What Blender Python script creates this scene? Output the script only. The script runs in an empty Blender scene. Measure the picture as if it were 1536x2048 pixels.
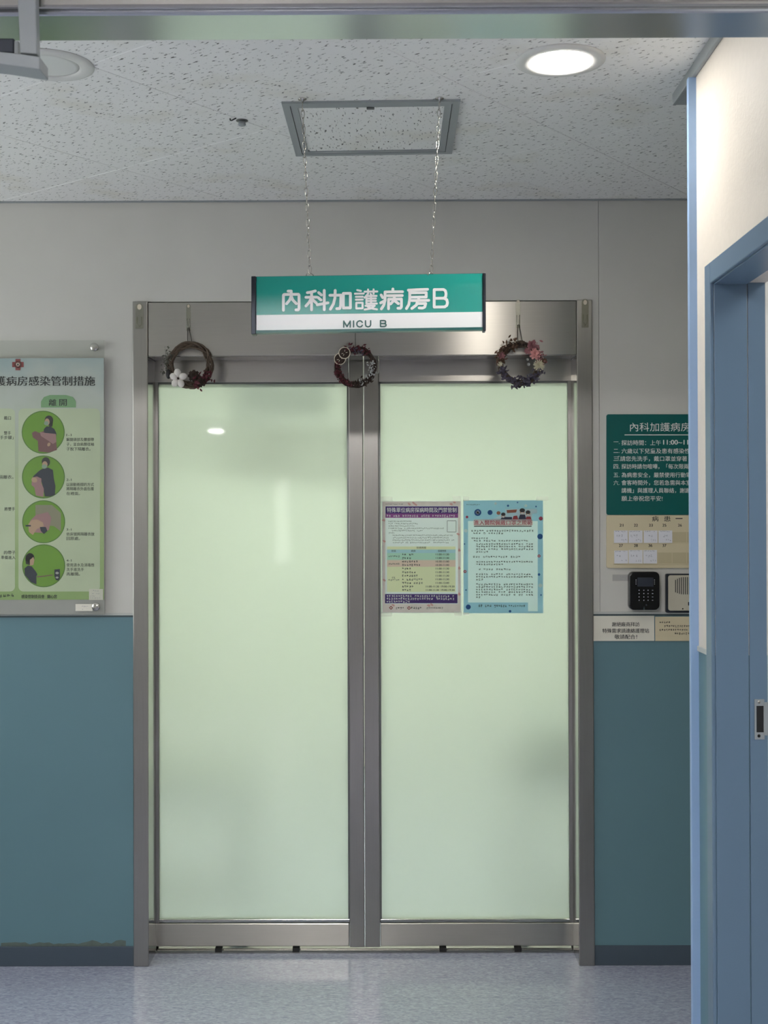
import bpy, math, random
from mathutils import Vector, Matrix

random.seed(7)
SC = bpy.context.scene
COL = SC.collection

# ------------------------------------------------------------------ camera
FPX = 2490.0                     # focal length in pixels of the 1536x2048 frame
CAMZ = 1.477
VPX, VPY, ROLL = 778.0, 1042.0, 0.003
fw = Vector((-(VPX - 768) / FPX, 1.0, (VPY - 1024) / FPX)).normalized()
rt = fw.cross(Vector((0, 0, 1))).normalized()
up = rt.cross(fw).normalized()
rt, up = (rt * math.cos(ROLL) - up * math.sin(ROLL)), (up * math.cos(ROLL) + rt * math.sin(ROLL))
CAM = Vector((0, 0, CAMZ))
cam_d = bpy.data.cameras.new('camera')
cam_d.sensor_fit = 'HORIZONTAL'
cam_d.sensor_width = 36.0
cam_d.lens = FPX / 1536 * 36.0
cam_d.clip_start = 0.05
cam_d.dof.use_dof = True
cam_d.dof.focus_distance = 3.9
cam_d.dof.aperture_fstop = cam_d.lens / 3.0
cam = bpy.data.objects.new('camera', cam_d)
COL.objects.link(cam)
m = Matrix((rt, up, -fw)).transposed().to_4x4()
m.translation = CAM
cam.matrix_world = m
SC.camera = cam

def W(px, py, D):
    """point of the vertical plane y = D that was measured at pixel (px, py)"""
    d = fw + rt * ((px - 768) / FPX) + up * ((1024 - py) / FPX)
    return CAM + d * (D / d.y)

# ------------------------------------------------------------------ world, exposure, large lights
SC.view_settings.view_transform = 'Standard'
SC.view_settings.look = 'None'
SC.view_settings.gamma = 1.0
SC.view_settings.use_curve_mapping = False
SC.view_settings.exposure = 0.1
world = bpy.data.worlds.new('world')
SC.world = world
world.use_nodes = True
world.node_tree.nodes['Background'].inputs[0].default_value = (0.95, 0.96, 1.0, 1)
world.node_tree.nodes['Background'].inputs[1].default_value = 4.3     # sky strength, sets the fill through the added left-wall window
SC.cycles.max_bounces = 7
SC.cycles.diffuse_bounces = 5
SC.cycles.glossy_bounces = 3
SC.cycles.transmission_bounces = 5
SC.cycles.transparent_max_bounces = 8

L_DOWN = 112.0        # emission of the lit downlight over the ward entrance
L_CORR = 95.0        # unseen corridor panels behind the viewpoint, the nearest guessed for fill
L_WARD = 50.0         # panels inside the ward behind the frosted glass
L_SIDE = 12.0         # panel of the side room on the right

# ------------------------------------------------------------------ helpers
class MB:
    def __init__(self):
        self.v, self.f, self.sm = [], [], []
    def add(self, verts, faces, smooth=False):
        o = len(self.v)
        self.v += [Vector(p) for p in verts]
        self.f += [tuple(i + o for i in f) for f in faces]
        self.sm += [smooth] * len(faces)
        return self
    def box(self, x0, x1, y0, y1, z0, z1):
        vs = [(x, y, z) for z in (z0, z1) for y in (y0, y1) for x in (x0, x1)]
        fs = [(0, 2, 3, 1), (4, 5, 7, 6), (0, 1, 5, 4), (2, 6, 7, 3), (0, 4, 6, 2), (1, 3, 7, 5)]
        return self.add(vs, fs)
    def quad(self, a, b, c, d):
        return self.add([a, b, c, d], [(0, 1, 2, 3)])
    def poly(self, pts):
        return self.add(pts, [tuple(range(len(pts)))])
    def prism(self, pts, ext):
        n = len(pts)
        ext = Vector(ext)
        vs = [Vector(p) for p in pts] + [Vector(p) + ext for p in pts]
        fs = [tuple(range(n)), tuple(reversed(range(n, 2 * n)))]
        fs += [(i, i + n, (i + 1) % n + n, (i + 1) % n) for i in range(n)]
        return self.add(vs, fs)
    def ring_path(self, path, radii, n=8, closed=False, smooth=True):
        path = [Vector(p) for p in path]
        if not isinstance(radii, (list, tuple)):
            radii = [radii] * len(path)
        m_ = len(path)
        vs, fs = [], []
        prev = None
        for i, p in enumerate(path):
            a = path[(i - 1) % m_] if (closed or i > 0) else path[i]
            b = path[(i + 1) % m_] if (closed or i < m_ - 1) else path[i]
            t = (b - a).normalized()
            if prev is None:
                ref = Vector((0, 0, 1)) if abs(t.z) < 0.9 else Vector((1, 0, 0))
                nrm = t.cross(ref).normalized()
            else:
                nrm = (prev - t * prev.dot(t)).normalized()
            prev = nrm
            bi = t.cross(nrm)
            for k in range(n):
                an = 2 * math.pi * k / n
                vs.append(p + (nrm * math.cos(an) + bi * math.sin(an)) * radii[i])
        segs = m_ if closed else m_ - 1
        for i in range(segs):
            j = (i + 1) % m_
            for k in range(n):
                k2 = (k + 1) % n
                fs.append((i * n + k, i * n + k2, j * n + k2, j * n + k))
        if not closed:
            fs.append(tuple(reversed(range(n))))
            fs.append(tuple((m_ - 1) * n + k for k in range(n)))
        return self.add(vs, fs, smooth)
    def lathe(self, c, axis, prof, n=24, smooth=True):
        """prof: list of (radius, height along axis)"""
        c = Vector(c); axis = Vector(axis).normalized()
        ref = Vector((0, 0, 1)) if abs(axis.z) < 0.9 else Vector((1, 0, 0))
        a = axis.cross(ref).normalized(); b = axis.cross(a)
        vs, fs = [], []
        for r, h in prof:
            for k in range(n):
                an = 2 * math.pi * k / n
                vs.append(c + axis * h + (a * math.cos(an) + b * math.sin(an)) * r)
        for i in range(len(prof) - 1):
            for k in range(n):
                k2 = (k + 1) % n
                fs.append((i * n + k, (i + 1) * n + k, (i + 1) * n + k2, i * n + k2))
        if prof[0][0] > 1e-6:
            fs.append(tuple(range(n)))
        if prof[-1][0] > 1e-6:
            fs.append(tuple(reversed(range((len(prof) - 1) * n, len(prof) * n))))
        return self.add(vs, fs, smooth)
    def ball(self, c, r, sx=1, sy=1, sz=1, n=10, m_=7, rot=None):
        c = Vector(c)
        vs, fs = [], []
        for i in range(m_ + 1):
            th = math.pi * i / m_
            for k in range(n):
                ph = 2 * math.pi * k / n
                p = Vector((math.sin(th) * math.cos(ph) * sx, math.sin(th) * math.sin(ph) * sy, math.cos(th) * sz)) * r
                if rot is not None:
                    p = rot @ p
                vs.append(c + p)
        for i in range(m_):
            for k in range(n):
                k2 = (k + 1) % n
                fs.append((i * n + k, (i + 1) * n + k, (i + 1) * n + k2, i * n + k2))
        return self.add(vs, fs, True)

def worldloc(o):
    l = Vector((0, 0, 0))
    while o is not None:
        l += o.location
        o = o.parent
    return l

def build(name, mb, mat, parent=None, bevel=0.0, seg=2, kind=None, label=None):
    me = bpy.data.meshes.new(name)
    off = worldloc(parent) if parent is not None else Vector((0, 0, 0))
    me.from_pydata([tuple(p - off) for p in mb.v], [], mb.f)
    mats = mat if isinstance(mat, (list, tuple)) else [mat]
    for mm in mats:
        me.materials.append(mm)
    me.polygons.foreach_set('use_smooth', mb.sm)
    me.update()
    o = bpy.data.objects.new(name, me)
    COL.objects.link(o)
    if parent is not None:
        o.parent = parent
    if bevel > 0:
        b = o.modifiers.new('bevel', 'BEVEL')
        b.width = bevel; b.segments = seg; b.limit_method = 'ANGLE'; b.angle_limit = math.radians(40)
    if kind:
        o['kind'] = kind
    if label:
        o['label'] = label
    return o

def thing(name, label, cat, loc, group=None, kind=None):
    o = bpy.data.objects.new(name, None)
    o.empty_display_size = 0.05
    COL.objects.link(o)
    o.location = loc
    if label: o['label'] = label
    if cat: o['category'] = cat
    if group: o['group'] = group
    if kind: o['kind'] = kind
    return o

def lin(c):
    return tuple(((x / 255) / 12.92 if x / 255 <= 0.04045 else ((x / 255 + 0.055) / 1.055) ** 2.4) for x in c)

def mat(name, rgb, rough=0.5, metal=0.0, spec=0.5, var=0.0, vscale=8.0, bump=0.0, bscale=200.0, stretch=None, srgb=True, emit=None, estr=0.0, aniso=0.0, tangent=None, coat=0.0, rvar=0.0):
    mm = bpy.data.materials.new(name)
    mm.use_nodes = True
    nt = mm.node_tree
    b = nt.nodes['Principled BSDF']
    c = lin(rgb) if srgb else rgb
    b.inputs['Base Color'].default_value = (*c, 1)
    b.inputs['Roughness'].default_value = rough
    b.inputs['Metallic'].default_value = metal
    b.inputs['Specular IOR Level'].default_value = spec
    b.inputs['Coat Weight'].default_value = coat
    tc = nt.nodes.new('ShaderNodeTexCoord')
    src = tc.outputs['Object']
    if stretch:
        mp = nt.nodes.new('ShaderNodeMapping')
        mp.inputs['Scale'].default_value = stretch
        nt.links.new(src, mp.inputs[0]); src = mp.outputs[0]
    if var > 0 or rvar > 0:
        n = nt.nodes.new('ShaderNodeTexNoise')
        n.inputs['Scale'].default_value = vscale; n.inputs['Detail'].default_value = 5
        nt.links.new(src, n.inputs['Vector'])
        if var > 0:
            mx = nt.nodes.new('ShaderNodeMix'); mx.data_type = 'RGBA'
            mx.inputs['A'].default_value = (*[x * (1 - var) for x in c], 1)
            mx.inputs['B'].default_value = (*[min(1, x * (1 + var)) for x in c], 1)
            nt.links.new(n.outputs['Fac'], mx.inputs['Factor'])
            nt.links.new(mx.outputs['Result'], b.inputs['Base Color'])
        if rvar > 0:
            mr = nt.nodes.new('ShaderNodeMapRange')
            mr.inputs['To Min'].default_value = max(0.02, rough - rvar)
            mr.inputs['To Max'].default_value = rough + rvar
            nt.links.new(n.outputs['Fac'], mr.inputs['Value'])
            nt.links.new(mr.outputs['Result'], b.inputs['Roughness'])
    if bump > 0:
        n2 = nt.nodes.new('ShaderNodeTexNoise')
        n2.inputs['Scale'].default_value = bscale; n2.inputs['Detail'].default_value = 3
        nt.links.new(src, n2.inputs['Vector'])
        bp = nt.nodes.new('ShaderNodeBump')
        bp.inputs['Strength'].default_value = bump; bp.inputs['Distance'].default_value = 0.001
        nt.links.new(n2.outputs['Fac'], bp.inputs['Height'])
        nt.links.new(bp.outputs['Normal'], b.inputs['Normal'])
    if aniso > 0:
        b.inputs['Anisotropic'].default_value = aniso
        cv = nt.nodes.new('ShaderNodeCombineXYZ')
        for i in range(3):
            cv.inputs[i].default_value = tangent[i]
        nt.links.new(cv.outputs[0], b.inputs['Tangent'])
    if emit:
        b.inputs['Emission Color'].default_value = (*emit, 1)
        b.inputs['Emission Strength'].default_value = estr
    return mm

# ------------------------------------------------------------------ materials
M = {}
M['wall'] = mat('wall_paint', (206, 204, 197), 0.55, var=0.05, vscale=5, bump=0.12, bscale=160)
M['wall_warm'] = mat('wall_paint_warm', (222, 214, 203), 0.6, var=0.05, vscale=60, bump=0.5, bscale=120)
M['wainscot'] = mat('wainscot_vinyl', (98, 131, 141), 0.42, var=0.06, vscale=3, bump=0.05, bscale=90)
M['base'] = mat('baseboard_rubber', (70, 82, 94), 0.45, var=0.1, vscale=9)
M['trim_light'] = mat('dado_trim_light', (190, 192, 188), 0.4)
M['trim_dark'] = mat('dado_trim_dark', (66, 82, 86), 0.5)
M['steel'] = mat('brushed_steel', (186, 182, 174), 0.30, metal=1.0, var=0.06, vscale=30, stretch=(0.25, 1, 9), aniso=0.85, tangent=(0, 0, 1), rvar=0.05)
M['steel_v'] = mat('brushed_steel_vertical', (168, 165, 160), 0.32, metal=1.0, var=0.06, vscale=30, stretch=(9, 1, 0.25), aniso=0.6, tangent=(1, 0, 0), rvar=0.05)
M['steel_beam'] = mat('satin_beam_steel', (196, 200, 206), 0.2, metal=1.0)
M['steel_mirror'] = mat('polished_steel', (176, 175, 170), 0.13, metal=1.0)
M['steel_dark'] = mat('dark_steel', (120, 122, 120), 0.35, metal=1.0)
M['chrome'] = mat('chain_steel', (190, 188, 182), 0.22, metal=1.0)
M['black'] = mat('black_plastic', (14, 14, 16), 0.25, spec=0.5)
M['black_rough'] = mat('black_rubber', (22, 22, 22), 0.6)
M['blue'] = mat('blue_door_paint', (102, 125, 147), 0.35, var=0.03, vscale=4)
M['blue_trim'] = mat('blue_corner_trim', (150, 178, 214), 0.4)
M['white'] = mat('white_print', (232, 232, 228), 0.5)
M['paper'] = mat('paper', (226, 222, 208), 0.7, var=0.03, vscale=20)
M['ink'] = mat('black_ink', (26, 30, 34), 0.6)
M['teal'] = mat('teal_sign_face', (28, 156, 143), 0.28, coat=0.2)
M['teal_dark'] = mat('green_board_face', (6, 92, 88), 0.32)
M['sign_white'] = mat('white_sign_face', (246, 248, 248), 0.3)
M['sign_ink'] = mat('sign_green_ink', (50, 96, 94), 0.4)
M['alum'] = mat('dark_aluminium', (58, 62, 70), 0.35, metal=0.7)
M['grey_metal'] = mat('grey_painted_metal', (150, 156, 158), 0.4)
M['cream_board'] = mat('cream_board', (214, 202, 170), 0.45)
M['cream_darker'] = mat('cream_pocket', (196, 184, 150), 0.45)  # darker cream for the pockets and rails
M['card'] = mat('white_card', (226, 226, 232), 0.5)
M['pencil'] = mat('grey_pencil', (150, 152, 160), 0.7)
M['intercom'] = mat('intercom_plastic', (196, 190, 172), 0.45)
M['lcd'] = mat('lcd_screen', (52, 56, 66), 0.2)
M['key_print'] = mat('keypad_print', (176, 180, 192), 0.5)
M['plaster_white'] = mat('lamp_ring_white', (216, 216, 212), 0.45)

def emat(name, col, s):
    mm = bpy.data.materials.new(name)
    mm.use_nodes = True
    b = mm.node_tree.nodes['Principled BSDF']
    b.inputs['Base Color'].default_value = (0.8, 0.8, 0.8, 1)
    b.inputs['Emission Color'].default_value = (*col, 1)
    b.inputs['Emission Strength'].default_value = s
    return mm
M['lamp_on'] = emat('downlight_diffuser_lit', (1.0, 0.95, 0.88), L_DOWN)
M['lamp_off'] = mat('downlight_diffuser_unlit', (222, 224, 220), 0.35)
M['panel_corr'] = emat('corridor_panel', (1.0, 0.98, 0.97), L_CORR)
M['panel_ward'] = emat('ward_panel', (0.93, 1.0, 0.86), L_WARD)
M['panel_side'] = emat('side_room_panel', (1.0, 1.0, 0.98), L_SIDE)

def ceiling_mat():
    mm = bpy.data.materials.new('mineral_fibre_tile')
    mm.use_nodes = True
    nt = mm.node_tree
    b = nt.nodes['Principled BSDF']
    b.inputs['Roughness'].default_value = 0.85
    tc = nt.nodes.new('ShaderNodeTexCoord')
    mp = nt.nodes.new('ShaderNodeMapping')
    mp.inputs['Scale'].default_value = (1.0, 0.33, 1.0)
    nt.links.new(tc.outputs['Object'], mp.inputs[0])
    n = nt.nodes.new('ShaderNodeTexNoise')
    n.inputs['Scale'].default_value = 150; n.inputs['Detail'].default_value = 3; n.inputs['Roughness'].default_value = 0.55
    nt.links.new(mp.outputs[0], n.inputs['Vector'])
    r = nt.nodes.new('ShaderNodeValToRGB')
    r.color_ramp.elements[0].position = 0.325; r.color_ramp.elements[0].color = (0.12, 0.12, 0.11, 1)
    r.color_ramp.elements[1].position = 0.395; r.color_ramp.elements[1].color = (0.86, 0.86, 0.84, 1)
    nt.links.new(n.outputs['Fac'], r.inputs[0])
    n3 = nt.nodes.new('ShaderNodeTexNoise')
    n3.inputs['Scale'].default_value = 3.0; n3.inputs['Detail'].default_value = 4
    nt.links.new(tc.outputs['Object'], n3.inputs['Vector'])
    r3 = nt.nodes.new('ShaderNodeValToRGB')
    r3.color_ramp.elements[0].position = 0.28; r3.color_ramp.elements[0].color = (0.86, 0.83, 0.74, 1)
    r3.color_ramp.elements[1].position = 0.45; r3.color_ramp.elements[1].color = (1, 1, 1, 1)
    nt.links.new(n3.outputs['Fac'], r3.inputs[0])
    mx = nt.nodes.new('ShaderNodeMix'); mx.data_type = 'RGBA'; mx.blend_type = 'MULTIPLY'
    mx.inputs['Factor'].default_value = 1.0
    nt.links.new(r.outputs[0], mx.inputs['A']); nt.links.new(r3.outputs[0], mx.inputs['B'])
    nt.links.new(mx.outputs['Result'], b.inputs['Base Color'])
    bp = nt.nodes.new('ShaderNodeBump')
    bp.inputs['Strength'].default_value = 0.6; bp.inputs['Distance'].default_value = 0.002
    nt.links.new(r.outputs[0], bp.inputs['Height'])
    nt.links.new(bp.outputs[0], b.inputs['Normal'])
    return mm
M['ceil'] = ceiling_mat()

def floor_mat():
    mm = bpy.data.materials.new('vinyl_floor')
    mm.use_nodes = True
    nt = mm.node_tree
    b = nt.nodes['Principled BSDF']
    tc = nt.nodes.new('ShaderNodeTexCoord')
    mp = nt.nodes.new('ShaderNodeMapping')
    mp.inputs['Scale'].default_value = (1.0, 2.2, 1.0)
    mp.inputs['Rotation'].default_value = (0, 0, 0.35)
    nt.links.new(tc.outputs['Object'], mp.inputs[0])
    n = nt.nodes.new('ShaderNodeTexNoise')
    n.inputs['Scale'].default_value = 55; n.inputs['Detail'].default_value = 6
    n.inputs['Distortion'].default_value = 1.2
    nt.links.new(mp.outputs[0], n.inputs['Vector'])
    r = nt.nodes.new('ShaderNodeValToRGB')
    r.color_ramp.elements[0].position = 0.3; r.color_ramp.elements[0].color = (*lin((146, 149, 170)), 1)
    r.color_ramp.elements[1].position = 0.7; r.color_ramp.elements[1].color = (*lin((190, 192, 209)), 1)
    nt.links.new(n.outputs['Fac'], r.inputs[0])
    nt.links.new(r.outputs[0], b.inputs['Base Color'])
    b.inputs['Roughness'].default_value = 0.13
    b.inputs['Specular IOR Level'].default_value = 0.7
    bp = nt.nodes.new('ShaderNodeBump')
    bp.inputs['Strength'].default_value = 0.03; bp.inputs['Distance'].default_value = 0.001
    nt.links.new(n.outputs['Fac'], bp.inputs['Height'])
    nt.links.new(bp.outputs[0], b.inputs['Normal'])
    return mm
M['floor'] = floor_mat()

def frost_mat():
    mm = bpy.data.materials.new('frosted_film_glass')
    mm.use_nodes = True
    nt = mm.node_tree
    for n in list(nt.nodes):
        if n.type != 'OUTPUT_MATERIAL':
            nt.nodes.remove(n)
    out = [n for n in nt.nodes if n.type == 'OUTPUT_MATERIAL'][0]
    tr = nt.nodes.new('ShaderNodeBsdfTranslucent'); tr.inputs[0].default_value = (0.82, 0.90, 0.79, 1)
    rf = nt.nodes.new('ShaderNodeBsdfRefraction'); rf.inputs['Color'].default_value = (0.86, 0.94, 0.83, 1)
    rf.inputs['Roughness'].default_value = 0.78; rf.inputs['IOR'].default_value = 1.3
    df = nt.nodes.new('ShaderNodeBsdfDiffuse'); df.inputs[0].default_value = (0.62, 0.68, 0.62, 1)
    gl = nt.nodes.new('ShaderNodeBsdfGlossy'); gl.inputs['Roughness'].default_value = 0.03
    m1 = nt.nodes.new('ShaderNodeMixShader'); m1.inputs[0].default_value = 0.66
    nt.links.new(tr.outputs[0], m1.inputs[1]); nt.links.new(rf.outputs[0], m1.inputs[2])
    m2 = nt.nodes.new('ShaderNodeMixShader'); m2.inputs[0].default_value = 0.22
    nt.links.new(m1.outputs[0], m2.inputs[1]); nt.links.new(df.outputs[0], m2.inputs[2])
    fr = nt.nodes.new('ShaderNodeFresnel'); fr.inputs[0].default_value = 1.5
    m3 = nt.nodes.new('ShaderNodeMixShader')
    nt.links.new(fr.outputs[0], m3.inputs[0])
    nt.links.new(m2.outputs[0], m3.inputs[1]); nt.links.new(gl.outputs[0], m3.inputs[2])
    nt.links.new(m3.outputs[0], out.inputs[0])
    return mm
M['frost'] = frost_mat()

def clear_mat(name, tint, refl=0.06, rough=0.02):
    mm = bpy.data.materials.new(name)
    mm.use_nodes = True
    nt = mm.node_tree
    for n in list(nt.nodes):
        if n.type != 'OUTPUT_MATERIAL':
            nt.nodes.remove(n)
    out = [n for n in nt.nodes if n.type == 'OUTPUT_MATERIAL'][0]
    tr = nt.nodes.new('ShaderNodeBsdfTransparent'); tr.inputs[0].default_value = (*tint, 1)
    gl = nt.nodes.new('ShaderNodeBsdfGlossy'); gl.inputs['Roughness'].default_value = rough
    mx = nt.nodes.new('ShaderNodeMixShader'); mx.inputs[0].default_value = refl
    nt.links.new(tr.outputs[0], mx.inputs[1]); nt.links.new(gl.outputs[0], mx.inputs[2])
    nt.links.new(mx.outputs[0], out.inputs[0])
    return mm
M['clear'] = clear_mat('clear_glass_back', (0.97, 0.99, 0.97))
M['acrylic'] = clear_mat('acrylic_sheet', (0.95, 0.96, 0.95), 0.05, 0.05)
M['tape'] = clear_mat('clear_tape', (0.93, 0.95, 0.9), 0.10, 0.15)
M['hook_clear'] = clear_mat('clear_hook_plastic', (0.90, 0.90, 0.84), 0.14, 0.25)

# ------------------------------------------------------------------ the setting: shell
YW = 4.15            # front of the ward wall
YD = 4.276           # front of the sliding leaves
HC = 2.547           # ceiling
XP = 0.724           # face of the right partition
YE = 2.93            # far end of the right partition
YH0, YH1 = 1.80, 1.90  # header of the near doorway
ZH = 2.213
XL = -2.6
JXL0, JXL1 = W(267, 1200, YW).x, W(297, 1200, YW).x
JXR0, JXR1 = W(1155, 1200, YW).x, W(1186, 1200, YW).x
ZJ = W(727, 602, YW).z
ZHB = W(727, 712, YW).z
ZDADO = W(130, 1229, YW).z

def structure(o):
    o['kind'] = 'structure'
    return o

fl = structure(build('floor', MB().box(XL - .2, 3.2, -7.2, 8.2, -0.12, -0.004), M['floor']))
ys = [-7.2, -5.6, -3.76, -1.93, -0.10, 1.73, 3.867, 8.2]
ys = [-7.0, -3.45, -1.62, 0.21, 2.04, 3.867, 4.30, 8.0]
for a, b in zip(ys[:-1], ys[1:]):
    build('vinyl_sheet', MB().box(XL - .1, 3.1, a + .0006, b - .0006, -0.004, 0.0), M['floor'], fl)

ce = structure(build('ceiling', MB().box(XL - .2, 3.2, -7.2, 8.2, HC + .016, HC + .12), M['plaster_white']))
ang = math.radians(52.3)
U = Vector((math.cos(ang), math.sin(ang), 0)); N = Vector((-math.sin(ang), math.cos(ang), 0))
T = 0.61
tile_me = None
u0, n0 = 1.872, 1.722
for i in range(-12, 14):
    for j in range(-12, 14):
        c = U * (u0 + (i + .5) * T) + N * (n0 + (j + .5) * T)
        if not (XL - .3 < c.x < 1.9 and 1.6 < c.y < 4.5):
            continue
        if tile_me is None:
            h = T / 2 - .0004
            o = build('ceiling_tile', MB().box(-h, h, -h, h, 0, .0155), M['ceil'], None, bevel=.0016, seg=1)
            tile_me = o.data
        else:
            o = bpy.data.objects.new('ceiling_tile', tile_me)
            COL.objects.link(o)
            bm_ = o.modifiers.new('bevel', 'BEVEL'); bm_.width = .0016; bm_.segments = 1
        o.parent = ce
        o.location = (c.x, c.y, HC)
        # each tile turned by a half turn or not, so that the fissures differ from tile to tile
        o.rotation_euler = (0, 0, ang + (math.pi if (i + j) % 2 else 0))
# plain soffit of the rooms where no tile is laid
build('soffit_board', MB().box(XL - .1, 3.1, -7.0, 1.79, HC, HC + .0155), M['plaster_white'], ce)
build('soffit_board', MB().box(XL - .1, 3.1, 4.5, 8.0, HC + .0005, HC + .0155), M['plaster_white'], ce)

# ward wall
wb = MB()
wb.box(XL, JXL0, YW, YW + .2, ZDADO, HC)
seam = W(1197, 500, YW).x
wb.box(JXL0, JXR1, YW, YW + .2, ZJ, HC)
wb.box(JXR1, seam - .0006, YW, YW + .2, ZDADO, HC)
wall_back = structure(build('wall_back', wb, M['wall']))
build('wall_panel', MB().box(seam + .0006, 2.6, YW + .0005, YW + .2, ZDADO, HC), M['wall'], wall_back)
build('wainscot', MB().box(XL, JXL0, YW, YW + .2, 0, ZDADO), M['wainscot'], wall_back)
build('wainscot', MB().box(JXR1, 2.6, YW, YW + .2, 0, ZDADO), M['wainscot'], wall_back)
ZB = W(130, 1892, YW).z
stn = MB(); rs = random.Random(5); prev = None
for k in range(27):
    px = 2 + k * 9.6
    h = 3 + 5 * rs.random() + (10 * max(0, 1 - abs(px - 245) / 25)) + (5 * max(0, 1 - abs(px - 180) / 30))
    if prev: stn.quad(W(prev[0], 1893, YW - .0004), W(px, 1893, YW - .0004), W(px, 1892 - h, YW - .0004), W(prev[0], 1892 - prev[1], YW - .0004))
    prev = (px, h)
build('glue_stain', stn, mat('old_glue_stain', (92, 104, 98), 0.6, var=.25, vscale=60), wall_back)
structure(build('baseboard_left', MB().box(XL, JXL0, YW - .006, YW, 0, ZB), M['base'], bevel=.002))
structure(build('baseboard_right', MB().box(JXR1, 2.6, YW - .006, YW, 0, ZB), M['base'], bevel=.002))
def dado(name, x0, x1):
    t = structure(build(name, MB().box(x0, x1, YW - .003, YW, ZDADO - .0035, ZDADO + .0045), M['trim_light'], bevel=.001))
    build('dark_strip', MB().box(x0, x1, YW - .0015, YW, ZDADO - .0095, ZDADO - .0035), M['trim_dark'], t)  # dark lower strip of the dado trim
dado('trim_1', XL, JXL0)
dado('trim_2', JXR1, 2.6)
# ceiling angle on the ward wall
structure(build('trim_3', MB().box(XL, 2.6, YW - .012, YW, HC - .004, HC - .0005), M['grey_metal']))

# right partition with the side doorway
YO0, YO1 = 1.97, W(1428, 900, 2.773).y      # doorway opening along y
YO1 = 2.773
ZO = 2.005
XQ = XP + .116
ZD2 = 1.176
wr = MB()
wr.box(XP, XQ, YH1, YO0, ZD2, HC)
wr.box(XP, XQ, YO0, YO1, ZO, HC)
wr.box(XP, XQ, YO1, YE - .002, ZD2, HC)
wall_right = structure(build('wall_right', wr, M['wall_warm']))
wr2 = MB()
wr2.box(XP, XQ, YH1, YO0, 0, ZD2)
wr2.box(XP, XQ, YO1, YE - .002, 0, ZD2)
build('wainscot', wr2, M['wainscot'], wall_right)
structure(build('trim_4', MB().box(XP - .004, XP, YO1 + .045, YE - .002, ZD2 - .006, ZD2 + .007), M['trim_light'], bevel=.002))
structure(build('wall_recess', MB().box(XQ, 2.6, YE - .10, YE, 0, HC), M['wall']))
# blue corner post and the ceiling angle over the partition
XC0 = W(1378, 600, YE - .01).x
structure(build('trim_5', MB().box(XC0, XP + .03, YE - .012, YE + .004, 0, HC - .03), M['blue_trim'], bevel=.0015))
structure(build('trim_6', MB().box(XP - .010, XP, YH1, YE + .19, HC - .03, HC - .0005), M['grey_metal'], bevel=.002))
structure(build('trim_7', MB().box(XP, XP + .05, YE + .004, YE + .19, HC - .028, HC - .0005), M['grey_metal']))

# blue door frame in the right partition
d3 = structure(thing('door_3', None, None, (XP, YO1, 0)))
cw = .046
cs = MB(); cs.box(XP - .008, XP + .001, YO1 - .001, YO1 + cw, 0, ZO + cw)
build('casing', cs, M['blue'], d3, bevel=.002)
build('casing', MB().box(XP - .008, XP + .001, YO0 - cw, YO1 - .001, ZO - .001, ZO + cw), M['blue'], d3, bevel=.002)
build('casing', MB().box(XP - .008, XP + .001, YO0 - cw, YO0 + .001, 0, ZO - .001), M['blue'], d3, bevel=.002)
XJ = W(1496, 1000, YO1).x
build('jamb', MB().box(XP + .001, XJ - .001, YO1 - .004, YO1 + .02, 0, ZO), M['blue'], d3, bevel=.0012)
build('jamb_rebate', MB().box(XJ + .001, XQ - .0015, YO1 - .0035, YO1 + .02, 0, ZO + .004), M['blue'], d3, bevel=.0012)
build('head_jamb', MB().box(XP + .001, XJ - .001, YO0, YO1 - .004, ZO - .004, ZO + .02), M['blue'], d3, bevel=.0012)
build('head_rebate', MB().box(XJ + .001, XQ - .001, YO0, YO1 - .004, ZO + .006, ZO + .03), M['blue'], d3, bevel=.0012)
build('jamb', MB().box(XP + .001, XQ - .001, YO0 - .02, YO0 + .004, 0, ZO), M['blue'], d3, bevel=.0012)
# strike plate
sx0 = W(1508, 1430, YO1).x; sx1 = W(1527.5, 1430, YO1).x
sz1 = W(1515, 1398, YO1).z; sz0 = W(1515, 1478, YO1).z
yS = YO1 - .0055
hz1 = W(1515, 1411, YO1).z; hz0 = W(1515, 1464, YO1).z
hx0 = W(1511.5, 1430, YO1).x; hx1 = W(1526, 1430, YO1).x
sp = MB()
sp.box(sx0, hx0, yS, YO1 - .0033, sz0, sz1)
sp.box(hx0, sx1, yS, YO1 - .0033, hz1, sz1)
sp.box(hx0, sx1, yS, YO1 - .0033, sz0, hz0)
lz1 = W(1515, 1404, YO1).z; lz0 = W(1515, 1470, YO1).z
sp.box(hx1, XQ + .004, yS, YO1 - .0033, lz0, lz1)
stp = build('strike_plate', sp, M['grey_metal'], d3, label='small steel strike plate')
build('latch_hole', MB().box(hx0, hx1, YO1 - .0046, YO1 - .0034, hz0, hz1), M['black_rough'], stp)
for pz in (1403.5, 1471):
    c = W(1516.5, pz, YO1)
    build('screw', MB().lathe((c.x, yS + .0003, c.z), (0, -1, 0), [(.0036, 0), (.0036, .0006), (.002, .0012), (.0, .0012)], 12), M['black'] if pz > 1450 else M['chrome'], stp)

# side room behind the doorway
structure(build('wall_side_far', MB().box(XQ, 2.6, YO1 + .021, YE - .10, 0, HC), M['white']))
structure(build('wall_side_right', MB().box(2.6, 2.7, .9, YE, 0, HC), M['white']))
structure(build('wall_side_near', MB().box(XQ, 2.6, .8, .9, 0, HC), M['white']))
structure(build('wall_side_left', MB().box(XP, XQ, .9, YH0, 0, HC), M['white']))

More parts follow.
